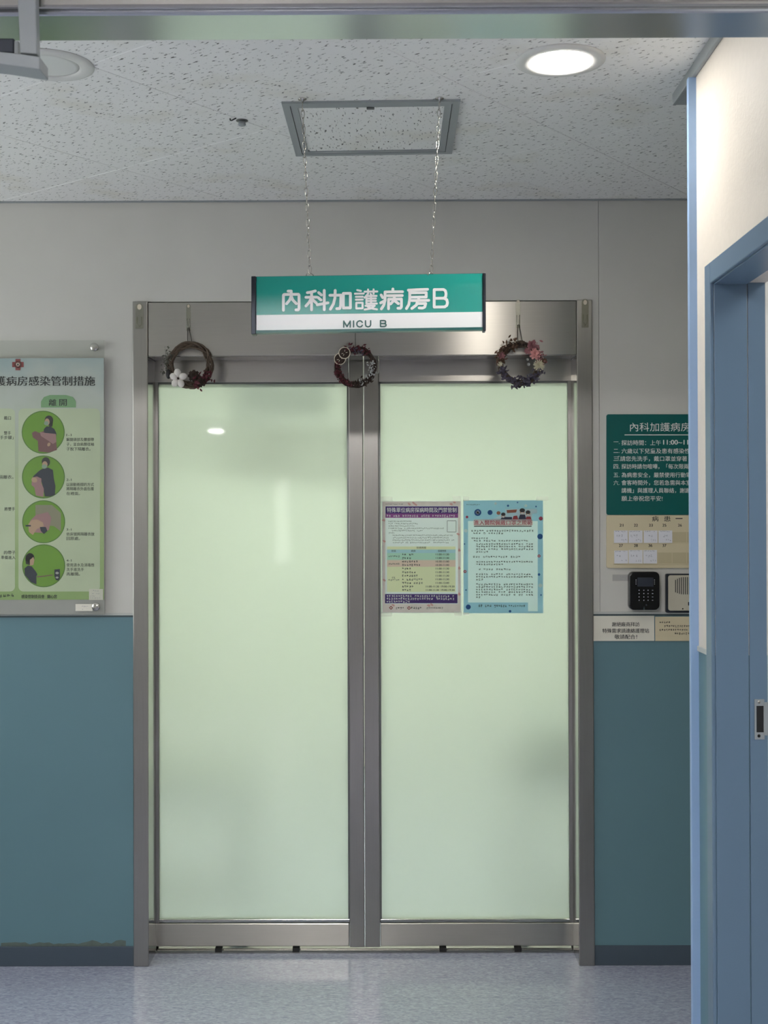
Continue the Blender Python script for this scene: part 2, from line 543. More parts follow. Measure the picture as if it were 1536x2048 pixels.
# near doorway header and walls (camera stands in front of it)
hd = structure(build('trim_8', MB().box(-1.25, XP - .001, YH0, YH1, ZH, ZH + .10), M['steel_beam'], bevel=.004))
build('front_plate', MB().box(-1.25, XP - .001, YH0 - .004, YH0, ZH + .026, ZH + .10), M['steel_v'], hd, bevel=.002)
build('front_lip', MB().box(-1.25, XP - .001, YH0 - .012, YH0, ZH + .006, ZH + .024), M['chrome'], hd, bevel=.004)
structure(build('wall_near_header', MB().box(-1.25, XP, YH0 + .01, YH1 - .01, ZH + .10, HC), M['wall']))
structure(build('wall_near_left', MB().box(XL, -1.25, YH0, YH1, 0, HC), M['wall']))
WY0, WY1, WZ0, WZ1 = 2.25, 3.85, .95, 2.25
wl = MB()
wl.box(XL - .1, XL, YH1, WY0, 0, HC); wl.box(XL - .1, XL, WY1, YW + .2, 0, HC)
wl.box(XL - .1, XL, WY0, WY1, 0, WZ0); wl.box(XL - .1, XL, WY0, WY1, WZ1, HC)
structure(build('wall_left', wl, M['wall']))
win = structure(thing('fill_window_1', None, None, (XL, (WY0 + WY1) / 2, WZ0)))  # unseen window, added as a fill source on the left
for (a, b, c_, d) in ((WY0, WY1, WZ0, WZ0 + .04), (WY0, WY1, WZ1 - .04, WZ1), (WY0, WY0 + .04, WZ0 + .04, WZ1 - .04), (WY1 - .04, WY1, WZ0 + .04, WZ1 - .04), ((WY0 + WY1) / 2 - .02, (WY0 + WY1) / 2 + .02, WZ0 + .04, WZ1 - .04)):
    build('fill_window_frame', MB().box(XL - .08, XL - .03, a, b, c_, d), M['grey_metal'], win)
ym = (WY0 + WY1) / 2
for (a, b) in ((WY0 + .04, ym - .02), (ym + .02, WY1 - .04)):
    build('pane', MB().box(XL - .058, XL - .052, a, b, WZ0 + .04, WZ1 - .04), M['clear'], win)
pl_d = bpy.data.lights.new('fill_window_portal', 'AREA')
pl_d.shape = 'RECTANGLE'; pl_d.size = WY1 - WY0; pl_d.size_y = WZ1 - WZ0
pl_d.cycles.is_portal = True
pl_o = bpy.data.objects.new('fill_window_portal', pl_d); COL.objects.link(pl_o)
pl_o.location = (XL - .02, ym, (WZ0 + WZ1) / 2)
pl_o.rotation_euler = (math.radians(90), 0, math.radians(-90))
structure(build('wall_recess_right', MB().box(2.6, 2.7, YE, YW + .2, 0, HC), M['wall']))
# corridor behind the viewpoint
structure(build('wall_corridor_left', MB().box(XL - .1, XL, -7, YH0, 0, HC), M['wall']))
structure(build('wall_corridor_right', MB().box(1.7, 1.8, -7, .8, 0, HC), M['wall']))
structure(build('wall_corridor_end', MB().box(XL, 1.7, -7.1, -7, 0, HC), M['wall']))
structure(build('wall_corridor_return', MB().box(XP, 1.7, .8, .9, 0, HC), M['wall']))
d4_ = structure(thing('door_4', None, None, (-1.0, -7, 0)))
build('door_leaf', MB().box(-1.13, -.30, -7, -6.96, 0, 2.0), M['white'], d4_, bevel=.003)
build('casing', MB().box(-1.19, -1.13, -7, -6.95, 0, 2.06), M['blue'], d4_)
build('casing', MB().box(-.30, -.24, -7, -6.95, 0, 2.06), M['blue'], d4_)
build('sidelight', MB().box(-1.42, -1.25, -7, -6.985, .95, 1.99), emat('lit_sidelight_glass', (1.0, 1.0, .93), 3.0), d4_, label='lit glass sidelight')
# ward interior behind the frosted glass
structure(build('wall_ward_left', MB().box(-2.2, -2.1, YW + .2, 8, 0, HC), M['wall']))
structure(build('wall_ward_right', MB().box(2.1, 2.2, YW + .2, 8, 0, HC), M['wall']))
structure(build('wall_ward_end', MB().box(-2.1, 2.1, 7.5, 7.6, 0, HC), M['wall']))

# ------------------------------------------------------------------ stainless frame of the ward entrance
fr = structure(thing('trim_9', None, None, (0, YW, 0)))
JF = YW - .010       # jambs stand a little proud of the wall
for nm, a, b, ia in (('jamb', JXL0, JXL1, 1), ('jamb', JXR0, JXR1, 0)):
    j = build(nm, MB().box(a, b, JF, YD + .05, 0, ZJ), M['steel_v'], fr, bevel=.0025)
    x = b + .0006 if ia else a - .0006
    build('reveal_plate', MB().box(min(x, b if ia else a), max(x, b if ia else a), JF + .003, YD - .003, 0.001, ZHB - .001), M['steel_mirror'], j)
hp = build('header_plate', MB().box(JXL1, JXR0, YW - .002, YW + .10, ZHB + .002, ZJ - .003), M['steel'], fr, bevel=.0015)
build('header_underside', MB().box(JXL1 + .001, JXR0 - .001, YW - .001, YW + .10, ZHB, ZHB + .002), M['steel_mirror'], fr)
build('header_soffit', MB().box(JXL1 + .001, JXR0 - .001, YW + .10, YD + .05, ZHB + .004, ZJ - .02), M['steel_mirror'], fr)
# floor guide
yt = YD - .012
tk = build('floor_guide', MB().box(JXL1 + .001, JXR0 - .001, yt, YD + .05, 0.0002, .004), M['steel_mirror'], fr)
build('guide_rail', MB().box(JXL1 + .001, JXR0 - .001, YD + .012, YD + .022, .004, .009), M['chrome'], tk)
build('guide_rail', MB().box(JXL1 + .001, JXR0 - .001, yt, yt + .004, .004, .009), M['steel_dark'], tk)
for px in (437, 592, 886, 1036):
    c = W(px, 1895, YD - .01)
    build('guide_block', MB().box(c.x - .012, c.x + .012, YD - .014, YD + .012, .004, .018), M['black_rough'], tk, bevel=.001)

# ------------------------------------------------------------------ sliding leaves
def zz(py): return W(727, py, YD).z
def xx(px): return W(px, 1300, YD).x
LT = .036
def leaf(name, xa, xg0, xg1, xb, meet):
    """xa..xb leaf, glass xg0..xg1; meet = +1 when the meeting stile is on the right"""
    d = structure(thing(name, None, None, ((xa + xb) / 2, YD, .012)))
    zb, zr, zg0, zg1, zt = .021, zz(1846), zz(1839), zz(767), ZHB + .02
    y0, y1 = YD, YD + LT
    if meet > 0:
        ms, os_ = (xg1 + .006, xb), (xa, xg0 - .001)
    else:
        ms, os_ = (xa, xg0 - .006), (xg1 + .001, xb)
    build('meeting_stile', MB().box(ms[0], ms[1], y0 - .004, y1, zb - .003, zt), M['steel_v'], d, bevel=.002)
    bx = (ms[0] - .006, ms[0]) if meet > 0 else (ms[1], ms[1] + .006)
    build('glazing_bead', MB().box(bx[0], bx[1], y0 + .004, y1, zr, zt - .06), M['steel_dark'], d)
    build('outer_stile', MB().box(os_[0], os_[1], y0 + .001, y1, zb, zt), M['steel_v'], d, bevel=.001)
    ra, rb = (os_[1], ms[0] - .0015) if meet > 0 else (ms[1] + .0015, os_[0])
    if meet > 0: ra = xa + .004
    else: rb = xb - .004
    build('bottom_rail', MB().box(ra, rb, y0 - .003, y1 - .001, zb, zr), M['steel'], d, bevel=.003)
    ga, gb = xg0 - .001, xg1 + .001
    build('glazing_bead', MB().box(ga - .004, gb + .004, y0 + .003, y1 - .002, zr, zg0), M['steel_mirror'], d, bevel=.0015)
    build('top_rail', MB().box(ra, rb, y0 - .001, y1 - .001, zg1 + .006, zt), M['steel'], d, bevel=.0015)
    build('glazing_bead', MB().box(ga - .004, gb + .004, y0 + .004, y1 - .002, zg1, zg1 + .006), M['steel_dark'], d)
    g = MB()
    g.quad((ga, y0 + .010, zg0), (gb, y0 + .010, zg0), (gb, y0 + .010, zg1), (ga, y0 + .010, zg1))
    p = build('glass_pane', g, [M['frost'], M['clear']], d, label='frosted glass pane')
    g2 = MB()
    g2.add([(ga, y0 + .010, zg0), (gb, y0 + .010, zg0), (gb, y0 + .010, zg1), (ga, y0 + .010, zg1),
            (ga, y0 + .018, zg0), (gb, y0 + .018, zg0), (gb, y0 + .018, zg1), (ga, y0 + .018, zg1)],
           [(0, 1, 2, 3), (4, 7, 6, 5), (0, 4, 5, 1), (3, 2, 6, 7), (0, 3, 7, 4), (1, 5, 6, 2)])
    me = p.data
    me.clear_geometry()
    off = worldloc(p)
    me.from_pydata([tuple(v - off) for v in g2.v], [], g2.f)
    for k, pl in enumerate(me.polygons):
        pl.material_index = 0 if k == 0 else 1
    return d
cx = xx(728)
leafL = leaf('door_1', xx(309.5) - .03, xx(317.5), xx(695), cx - .0014, +1)
leafR = leaf('door_2', cx + .0014, xx(762), xx(1137), xx(1146) + .03, -1)

# ------------------------------------------------------------------ ceiling fittings
def downlight(px, py, label, lit):
    c = W(px, py, 3.0)
    d = c - CAM
    s = (HC - CAMZ) / d.z
    p = CAM + d * s
    t = thing('downlight', label, 'ceiling light', (p.x, p.y, HC - .006), 'recessed round downlights')
    R = .104
    build('trim_ring', MB().lathe((p.x, p.y, HC), (0, 0, -1), [(R, 0), (R, .002), (R - .010, .0055), (.075, .006), (.070, .002), (.070, .0)], 48), M['plaster_white'], t)
    build('diffuser', MB().lathe((p.x, p.y, HC), (0, 0, -1), [(.0690, 0.0), (.0690, .0020), (.06, .0028), (0.0, .003)], 48), M['lamp_on'] if lit else M['lamp_off'], t)
    return p
PL = downlight(1121, 121, 'lit round downlight in the ceiling beside the blue-edged partition', True)
PD = downlight(98, 130, 'unlit round downlight in the ceiling near the door closer bracket', False)

# access panel
def onceil(px, py, z=HC):
    d = W(px, py, 3.0) - CAM
    return CAM + d * ((z - CAMZ) / d.z)
A0, A1, A2, A3 = onceil(563, 203), onceil(921, 198), onceil(904, 304), onceil(592, 309)
acx, acy = (A0.x + A1.x + A2.x + A3.x) / 4, (A0.y + A1.y + A2.y + A3.y) / 4
ap = thing('access_panel', 'square ceiling access panel with grey metal frame above the hanging sign', 'access panel', (acx, acy, HC - .008))
def frame_between(o, i, z0, z1, name, mt, par):
    for k in range(4):
        k2 = (k + 1) % 4
        mb = MB().prism([(o[k].x, o[k].y, z0), (o[k2].x, o[k2].y, z0), (i[k2].x, i[k2].y, z0), (i[k].x, i[k].y, z0)], (0, 0, z1 - z0))
        build(name, mb, mt, par)
ctr = (A0 + A1 + A2 + A3) / 4
def inset(f): return [a + (ctr - a) * f for a in (A0, A1, A2, A3)]
O_, I1, I1b, I2 = inset(0), inset(.085), inset(.093), inset(.17)
frame_between(O_, I1, HC - .006, HC, 'outer_frame', M['grey_metal'], ap)
frame_between(I1b, I2, HC - .005, HC, 'lid_frame', M['grey_metal'], ap)
lid = build('lid_board', MB().prism([(p.x, p.y, HC - .0025) for p in inset(.172)], (0, 0, .0024)), M['ceil'], ap)
build('gap_seal', MB().prism([(p.x, p.y, HC - .0012) for p in inset(.02)], (0, 0, .0011)), M['black_rough'], ap)
lp = onceil(741, 211)
build('latch', MB().box(lp.x - .010, lp.x + .010, lp.y - .004, lp.y + .004, HC - .010, HC - .0049), M['steel_dark'], ap, bevel=.001)

# small sprinkler stub beside the panel
sp_ = onceil(484, 241)
t = thing('sprinkler_head', 'small grey sprinkler stub in the ceiling left of the access panel', 'sprinkler', (sp_.x, sp_.y, HC - .016))
build('escutcheon', MB().lathe((sp_.x, sp_.y, HC), (0, 0, -1), [(.016, 0), (.016, .0015), (.011, .003)], 20), M['steel_dark'], t)
build('stub', MB().lathe((sp_.x, sp_.y, HC), (0, 0, -1), [(.0095, .002), (.0095, .008), (.0105, .009), (.0105, .012), (.0085, .014), (0, .014)], 20), M['grey_metal'], t)
hk = onceil(465, 234)
t = thing('ceiling_hook', 'tiny dark bent wire hook in the ceiling beside the sprinkler stub', 'hook', (hk.x, hk.y, HC - .012))
build('wire', MB().ring_path([(hk.x - .008, hk.y + .012, HC), (hk.x - .007, hk.y + .008, HC - .006), (hk.x - .002, hk.y, HC - .009), (hk.x + .010, hk.y - .003, HC - .004)], .0017, 8), M['black_rough'], t)

# panel lights of the rooms around
def panel_light(x, y, sx, sy, label, mt, z=HC, drop=.010):
    t = thing('ceiling_panel_light', label, 'ceiling light', (x, y, z - .02), 'ceiling panel lights of the rooms around')
    fm = MB()
    fm.box(x - sx - .02, x + sx + .02, y - sy - .02, y - sy, z - .014, z - .001)
    fm.box(x - sx - .02, x + sx + .02, y + sy, y + sy + .02, z - .014, z - .001)
    fm.box(x - sx - .02, x - sx, y - sy, y + sy, z - .014, z - .001)
    fm.box(x + sx, x + sx + .02, y - sy, y + sy, z - .014, z - .001)
    build('frame', fm, M['plaster_white'], t)
    build('diffuser', MB().box(x - sx, x + sx, y - sy, y + sy, z - drop, z - .001), mt, t)
panel_light(-.5, -.55, .30, .30, 'guessed square fill light of the corridor behind the viewpoint, nearest to it', M['panel_corr'])  # unseen panel, guessed to give fill from behind the viewpoint
panel_light(-2.0, -5.85, .065, .10, 'small downlight at the far end of the corridor behind the viewpoint', M['panel_corr'], drop=.03)
panel_light(-.75, 5.55, .45, .15, 'long panel light of the ward behind the left glass leaf', M['panel_ward'])
panel_light(.55, 5.75, .45, .15, 'long panel light of the ward behind the right glass leaf', M['panel_ward'])
panel_light(1.6, 1.9, .30, .30, 'square panel light of the side room behind the blue door frame', M['panel_side'])

# ------------------------------------------------------------------ printing helpers
FONT_OFFS = {}
def text_mesh(body, bold=0.0, shear=0.0):
    """flat mesh of a line of text, with its bounding box: (verts, faces, x0, x1, y0, y1)"""
    cu = bpy.data.curves.new('t', 'FONT')
    cu.body = body
    cu.size = 1.0
    cu.offset = bold
    cu.shear = shear
    cu.resolution_u = 3
    cu.fill_mode = 'FRONT'
    o = bpy.data.objects.new('t', cu)
    COL.objects.link(o)
    dg = bpy.context.evaluated_depsgraph_get()
    me = bpy.data.meshes.new_from_object(o.evaluated_get(dg))
    vs = [v.co.copy() for v in me.vertices]
    fs = [tuple(p.vertices) for p in me.polygons]
    bpy.data.objects.remove(o); bpy.data.curves.remove(cu); bpy.data.meshes.remove(me)
    xs = [v.x for v in vs]; yy = [v.y for v in vs]
    return vs, fs, min(xs), max(xs), min(yy), max(yy)

class Print:
    """flat print on a vertical sheet facing the room: pixel boxes are turned into real positions on the plane y = D"""
    def __init__(self, D, dx=0.0):
        self.D = D
        self.k = 0
    def p(self, px, py, layer):
        w = W(px, py, self.D)
        return Vector((w.x, self.D - .0004 * layer, w.z))
    def rect(self, mb, x0, y0, x1, y1, layer):
        mb.quad(self.p(x0, y1, layer), self.p(x1, y1, layer), self.p(x1, y0, layer), self.p(x0, y0, layer))
    def rrect(self, mb, x0, y0, x1, y1, r, layer, n=5):
        pts = []
        for cx_, cy_, a0 in ((x1 - r, y1 - r, 0), (x0 + r, y1 - r, 90), (x0 + r, y0 + r, 180), (x1 - r, y0 + r, 270)):
            for k in range(n + 1):
                a = math.radians(a0 + 90 * k / n)
                pts.append((cx_ + r * math.cos(a), cy_ + r * math.sin(a)))
        self.poly(mb, pts, layer)
    def poly(self, mb, pts, layer):
        q = [self.p(x, y, layer) for x, y in pts]
        # keep the face turned towards the room
        ar = sum(q[i].x * q[(i + 1) % len(q)].z - q[(i + 1) % len(q)].x * q[i].z for i in range(len(q)))
        if ar < 0: q.reverse()
        mb.poly(q)
    def ell(self, mb, cx_, cy_, rx, ry, layer, n=28, rot=0.0):
        c, s = math.cos(rot), math.sin(rot)
        pts = []
        for k in range(n):
            a = 2 * math.pi * k / n
            x, y = rx * math.cos(a), ry * math.sin(a)
            pts.append((cx_ + x * c - y * s, cy_ + x * s + y * c))
        self.poly(mb, pts, layer)
    def line(self, mb, pts, w, layer, caps=True):
        for (xa, ya), (xb, yb) in zip(pts[:-1], pts[1:]):
            dx, dy = xb - xa, yb - ya
            l = math.hypot(dx, dy) or 1
            nx, ny = -dy / l * w / 2, dx / l * w / 2
            self.k = (self.k + 1) % 40
            self.poly(mb, [(xa + nx, ya + ny), (xb + nx, yb + ny), (xb - nx, yb - ny), (xa - nx, ya - ny)], layer + .04 * self.k)
        if caps:
            for x, y in pts:
                self.k = (self.k + 1) % 40
                self.ell(mb, x, y, w / 2, w / 2, layer + .04 * self.k, 10)
    def text(self, mb, body, x0, x1, yc, h=None, layer=2, bold=0.0, shear=0.0):
        if isinstance(mb, tuple):            # (parent, material): a part of its own
            q = MB()
            self.text(q, body, x0, x1, yc, h, layer, bold, shear)
            return build('text_line', q, mb[1], mb[0])
        """line of text fitted to x0..x1; h = height of the ink box in pixels"""
        vs, fs, a, b, c, d = text_mesh(body, 0.0, shear)
        sx = (x1 - x0) / (b - a)
        sy = sx if h is None else h / (d - c)
        my = (c + d) / 2
        # heavier print: the line laid down twice, a hair apart
        for k, e in enumerate((-1, 1) if bold > 0 else (0,)):
            e *= bold * 1.2 * sx
            mb.add([self.p(x0 + (v.x - a) * sx + e, yc - (v.y - my) * sy, layer + .06 * k) for v in vs], fs)
    def scrawl(self, mb, x0, x1, yc, h, pitch, layer=2, dens=5):
        """print too small to read: rows of tiny strokes"""
        x = x0
        while x + pitch * .8 <= x1:
            if random.random() < .06:
                x += pitch; continue
            w = pitch * .80
            for k in range(dens):
                if random.random() < .55:
                    y = yc - h / 2 + h * random.random()
                    a = x + w * random.random() * .3
                    self.k = (self.k + 1) % 20
                    self.rect(mb, a, y, x + w * (.6 + .4 * random.random()), y + h * .13, layer + .04 * self.k)
                else:
                    xa = x + w * random.random() * .85
                    ya = yc - h / 2 + h * .4 * random.random()
                    self.k = (self.k + 1) % 20
                    self.rect(mb, xa, ya, xa + w * .15, yc + h / 2 * random.random(), layer + .04 * self.k)
            x += pitch

# ------------------------------------------------------------------ hanging sign
YS = 3.134
def SP(px, py): return W(px, py, YS)
S00, S10, S11, S01 = SP(512, 664), SP(966, 657.5), SP(966, 546.5), SP(512, 553)   # panel corners: bl br tr tl
base = (S00 + S10) / 2
sg = thing('hanging_sign', 'teal and white ward sign hanging on two chains above the glass doors', 'sign', base)
back = Vector((0, .022, 0))
ex = (S10 - S00); ez = (S01 - S00)
def sgn(u, v, y=0.0):
    q = S00 + ex * u + ez * v
    return Vector((q.x, q.y + y, q.z))
vb = .305
build('panel_core', MB().prism([sgn(0, 0, .001), sgn(1, 0, .001), sgn(1, 1, .001), sgn(0, 1, .001)], back), M['alum'], sg)
build('teal_face', MB().prism([sgn(0.002, vb, 0), sgn(.998, vb, 0), sgn(.998, .995, 0), sgn(.002, .995, 0)], (0, .001, 0)), M['teal'], sg, label='teal upper face of the sign')
build('white_face', MB().prism([sgn(0.002, .03, 0), sgn(.998, .03, 0), sgn(.998, vb, 0), sgn(.002, vb, 0)], (0, .001, 0)), M['sign_white'], sg, label='white lower strip of the sign')
build('bottom_edge', MB().prism([sgn(0, -.02, -.002), sgn(1, -.02, -.002), sgn(1, .028, -.002), sgn(0, .028, -.002)], (0, .025, 0)), M['teal_dark'], sg)
for a, b in ((-.020, 0.0), (1.0, 1.012)):
    build('end_cap', MB().prism([sgn(a, -.045, -.006), sgn(b, -.045, -.006), sgn(b, 1.0, -.006), sgn(a, 1.0, -.006)], (0, .034, 0)), M['alum'], sg, bevel=.0015)
GL = {
 '內': [[(34, 5), (50, 5), (50, 28), (42, 48), (26, 66)], [(50, 28), (58, 48), (76, 66)], [(10, 97), (10, 25), (13, 21), (87, 21), (90, 25), (90, 90), (86, 96), (74, 96)]],
 '科': [[(44, 6), (28, 11), (10, 14)], [(4, 36), (50, 36)], [(28, 12), (28, 97)], [(27, 40), (18, 60), (4, 78)], [(31, 46), (48, 64)], [(58, 14), (70, 26)], [(56, 38), (68, 50)], [(52, 73), (98, 64)], [(82, 4), (82, 97)]],
 '加': [[(2, 28), (52, 28), (51, 76), (47, 92), (33, 93)], [(26, 5), (25, 40), (18, 70), (4, 95)], [(63, 20), (95, 20), (95, 90), (63, 90), (63, 20)]],
 '護': [[(12, 5), (28, 9)], [(2, 22), (40, 22)], [(6, 37), (36, 37)], [(6, 51), (36, 51)], [(8, 66), (35, 66), (35, 93), (8, 93), (8, 66)],
        [(44, 13), (99, 13)], [(59, 3), (59, 24)], [(83, 3), (83, 24)], [(58, 24), (44, 42)], [(52, 34), (52, 71)], [(70, 24), (75, 33)], [(52, 34), (96, 34)], [(52, 46), (93, 46)], [(52, 58), (93, 58)], [(52, 71), (97, 71)], [(72, 34), (72, 71)],
        [(48, 81), (88, 81), (72, 94), (44, 99)], [(56, 84), (74, 94), (98, 99)]],
 '病': [[(56, 2), (56, 14)], [(22, 16), (98, 16)], [(22, 16), (22, 52), (17, 78), (6, 97)], [(5, 30), (12, 43)], [(3, 68), (22, 57)],
        [(32, 34), (97, 34)], [(63, 34), (61, 56), (46, 74)], [(37, 97), (37, 51), (93, 51), (93, 89), (89, 95), (78, 95)], [(63, 58), (80, 73)]],
 '房': [[(12, 9), (94, 6)], [(18, 22), (88, 22), (88, 43), (18, 43)], [(18, 10), (18, 52), (14, 78), (4, 97)],
        [(56, 46), (56, 57)], [(26, 59), (99, 59)], [(51, 60), (47, 80), (27, 97)], [(50, 74), (86, 74), (82, 91), (73, 96), (58, 95)]],
 'B': [[(12, 50), (66, 50), (76, 43), (78, 28), (74, 14), (64, 8), (12, 8), (12, 92), (70, 92), (82, 85), (86, 72), (82, 57), (66, 50)]],
}
ps = Print(YS)
for ch, x0, x1 in (('內', 563, 602), ('科', 610, 657), ('加', 659, 703), ('護', 709, 755), ('病', 760, 806), ('房', 811, 858), ('B', 864, 900)):
    sl = (546.5 - 553) / (966 - 512.)
    y0, y1 = 578, 619.5
    w = 4.0 if ch == '護' else 5.6
    lt = MB()
    for st in GL[ch]:
        pts = []
        for gx, gy in st:
            X = x0 + (x1 - x0) * gx / 100
            pts.append((X, y0 + (y1 - y0) * gy / 100 + sl * (X - 735)))
        ps.line(lt, pts, w, 1.5)
    build('letter', lt, M['sign_white'], sg)

lt = (sg, M['sign_ink'])
LAT = {'M': [[(0, 100), (0, 0), (50, 92), (100, 0), (100, 100)]], 'I': [[(0, 0), (0, 100)]],
       'C': [[(97, 26), (82, 6), (52, -2), (22, 8), (3, 32), (2, 66), (20, 92), (52, 102), (82, 94), (98, 72)]],
       'U': [[(0, 0), (0, 66), (14, 92), (50, 102), (86, 92), (100, 66), (100, 0)]],
       'B': [[(0, 50), (64, 50), (88, 38), (92, 22), (84, 6), (60, 0), (0, 0), (0, 100), (66, 100), (94, 90), (100, 74), (92, 58), (64, 50)]]}
for ch, x0, x1 in (('M', 687.5, 700.5), ('I', 707.2, 707.2), ('C', 713.5, 725), ('U', 731, 741.3), ('B', 761, 772.3)):
    q = MB()
    for st in LAT[ch]:
        ps.line(q, [(x0 + (x1 - x0) * gx / 100, 641.6 + 12 * gy / 100 - .0143 * (x0 - 735)) for gx, gy in st], 2.7, 1.5)
    build('letter', q, M['sign_ink'], sg)
# chains
def link_mesh():
    mb = MB()
    L, r, w = .0122, .0012, .0042
    path = []
    for k in range(14):
        a = 2 * math.pi * k / 14
        sx = w * math.sin(a) * (1.0 if math.cos(a) > 0 else .8)
        path.append((sx, 0, L * math.cos(a)))
    mb.ring_path(path, r, 6, closed=True)
    return mb
link_me = None
for (pt, pb) in (((603.5, 192), (619.5, 548)), ((880, 187), (862.5, 548))):
    a = onceil(*pt); b = SP(*pb) + Vector((0, .011, 0))
    a.y = b.y + .0; a.z = HC
    ck = MB()
    ck.lathe((a.x, a.y, HC), (0, 0, -1), [(.011, 0), (.011, .002), (.004, .004), (.002, .012), (0, .012)], 14)
    dk = MB()
    dk.ring_path([(b.x - .010, b.y - .006, b.z - .010), (b.x - .008, b.y - .012, b.z), (b.x, b.y, b.z + .006), (b.x + .008, b.y + .003, b.z), (b.x + .007, b.y + .004, b.z - .004)], .0013, 6)
    ch = build('chain', ck, M['chrome'], sg)
    build('sign_hook', dk, M['chrome'], sg)
    top = Vector((a.x, a.y, HC - .010)); bot = Vector((b.x, b.y, b.z + .004))
    n = round((top - bot).length / .0195)
    dirv = (bot - top)
    ay = math.atan2(dirv.x, -dirv.z)
    off = worldloc(ch)
    for k in range(n):
        c = top + dirv * ((k + .5) / n)
        if link_me is None:
            o = build('link', link_mesh(), M['chrome'], None); link_me = o.data
        else:
            o = bpy.data.objects.new('link', link_me); COL.objects.link(o)
        o.parent = ch
        o.location = c - off
        o.rotation_euler = (0, -ay, math.radians((20 if k % 2 else 100) + random.uniform(-12, 12)))

# ------------------------------------------------------------------ wreaths on the header
YR = YW - .025
def vine_ring(c, R, nstr, tr, seed, squash=1.0):
    rnd = random.Random(seed)
    mb = MB()
    for s in range(nstr):
        ph = rnd.uniform(0, 6.28); wob = rnd.randint(2, 4); amp = tr * rnd.uniform(.5, 1.0); ph2 = rnd.uniform(0, 6.28)
        path = []
        for k in range(36):
            a = 2 * math.pi * k / 36
            rr = R + amp * math.cos(wob * a + ph)
            path.append((c.x + rr * math.cos(a), c.y + amp * .7 * math.sin(wob * a + ph2), c.z + rr * squash * math.sin(a)))
        mb.ring_path(path, tr * rnd.uniform(.17, .30), 6, closed=True)
    return mb
def leaf_cloud(c, R, a0, a1, n, size, spread, seed, depth=.012):
    """small dry leaves set round part of a ring"""
    rnd = random.Random(seed)
    mb = MB()
    for k in range(n):
        a = math.radians(rnd.uniform(a0, a1))
        r = R + rnd.gauss(0, spread)
        p = Vector((c.x + r * math.cos(a), c.y - abs(rnd.gauss(0, depth)), c.z + r * math.sin(a)))
        s = size * rnd.uniform(.6, 1.3)
        rot = Matrix.Rotation(rnd.uniform(0, 6.28), 3, 'Y') @ Matrix.Rotation(rnd.uniform(-.9, .9), 3, 'X') @ Matrix.Rotation(rnd.uniform(-.9, .9), 3, 'Z')
        pts = [(-.0, 0, -s), (.45 * s, -.15 * s, -.2 * s), (.35 * s, -.1 * s, .5 * s), (0, .05 * s, s), (-.35 * s, -.1 * s, .5 * s), (-.45 * s, -.15 * s, -.2 * s), (0, -.28 * s, .1 * s)]
        vs = [p + rot @ Vector(q) for q in pts]
        mb.add(vs, [(0, 1, 6), (1, 2, 6), (2, 3, 6), (3, 4, 6), (4, 5, 6), (5, 0, 6), (5, 4, 3, 2, 1, 0)])
    return mb
def flower(c, r, n_out, layers, seed, cup=.35):
    rnd = random.Random(seed)
    mb = MB()
    for L in range(layers):
        rr = r * (1 - L * .28)
        for k in range(n_out):
            a = 2 * math.pi * (k + .5 * L) / n_out + rnd.uniform(-.15, .15)
            d = Vector((math.cos(a), 0, math.sin(a))); t = Vector((-math.sin(a), 0, math.cos(a)))
            y = -r * cup * (L + .2)
            w = rr * math.pi / n_out * rnd.uniform(.8, 1.15)
            pts = [c + Vector((0, y * .5, 0)), c + d * rr * .5 + t * w * .8 + Vector((0, y, 0)), c + d * rr + t * w * .5 + Vector((0, y * 1.2 - .1 * r, 0)),
                   c + d * rr * 1.05 + Vector((0, y * 1.1 - .05 * r, 0)), c + d * rr - t * w * .5 + Vector((0, y * 1.2 - .1 * r, 0)), c + d * rr * .5 - t * w * .8 + Vector((0, y, 0))]
            mb.add(pts, [(0, 1, 2, 3), (0, 3, 4, 5)], True)
    return mb
M['vine'] = mat('dry_vine', (84, 70, 58), 0.8, var=.5, vscale=90)
M['cotton'] = mat('cotton', (228, 222, 216), 0.95, bump=.6, bscale=400)
M['husk'] = mat('dry_husk', (52, 38, 30), 0.8, var=.3, vscale=90)
M['wine'] = mat('wine_red_flower', (84, 34, 42), 0.8, var=.35, vscale=120)
M['drygreen'] = mat('dry_grey_leaf', (88, 88, 78), 0.85, var=.3, vscale=90)
M['brownleaf'] = mat('brown_leaf', (98, 74, 58), 0.85, var=.3, vscale=90)
M['purple'] = mat('purple_leaf', (80, 74, 88), 0.75, var=.35, vscale=90)
M['mauve'] = mat('mauve_flower', (160, 108, 112), 0.8, var=.25, vscale=120)
M['pink'] = mat('pink_flower', (232, 168, 164), 0.75, var=.15, vscale=120)
M['creamf'] = mat('cream_flower', (222, 216, 190), 0.8, var=.1, vscale=120)
M['silver'] = mat('silver_leaf', (176, 178, 176), 0.5, var=.25, vscale=120)
M['rim'] = mat('cream_rim', (222, 210, 190), 0.6)
M['cord'] = mat('dark_cord', (60, 54, 46), 0.8)
M['blackberry'] = mat('black_berry', (26, 24, 26), 0.5)

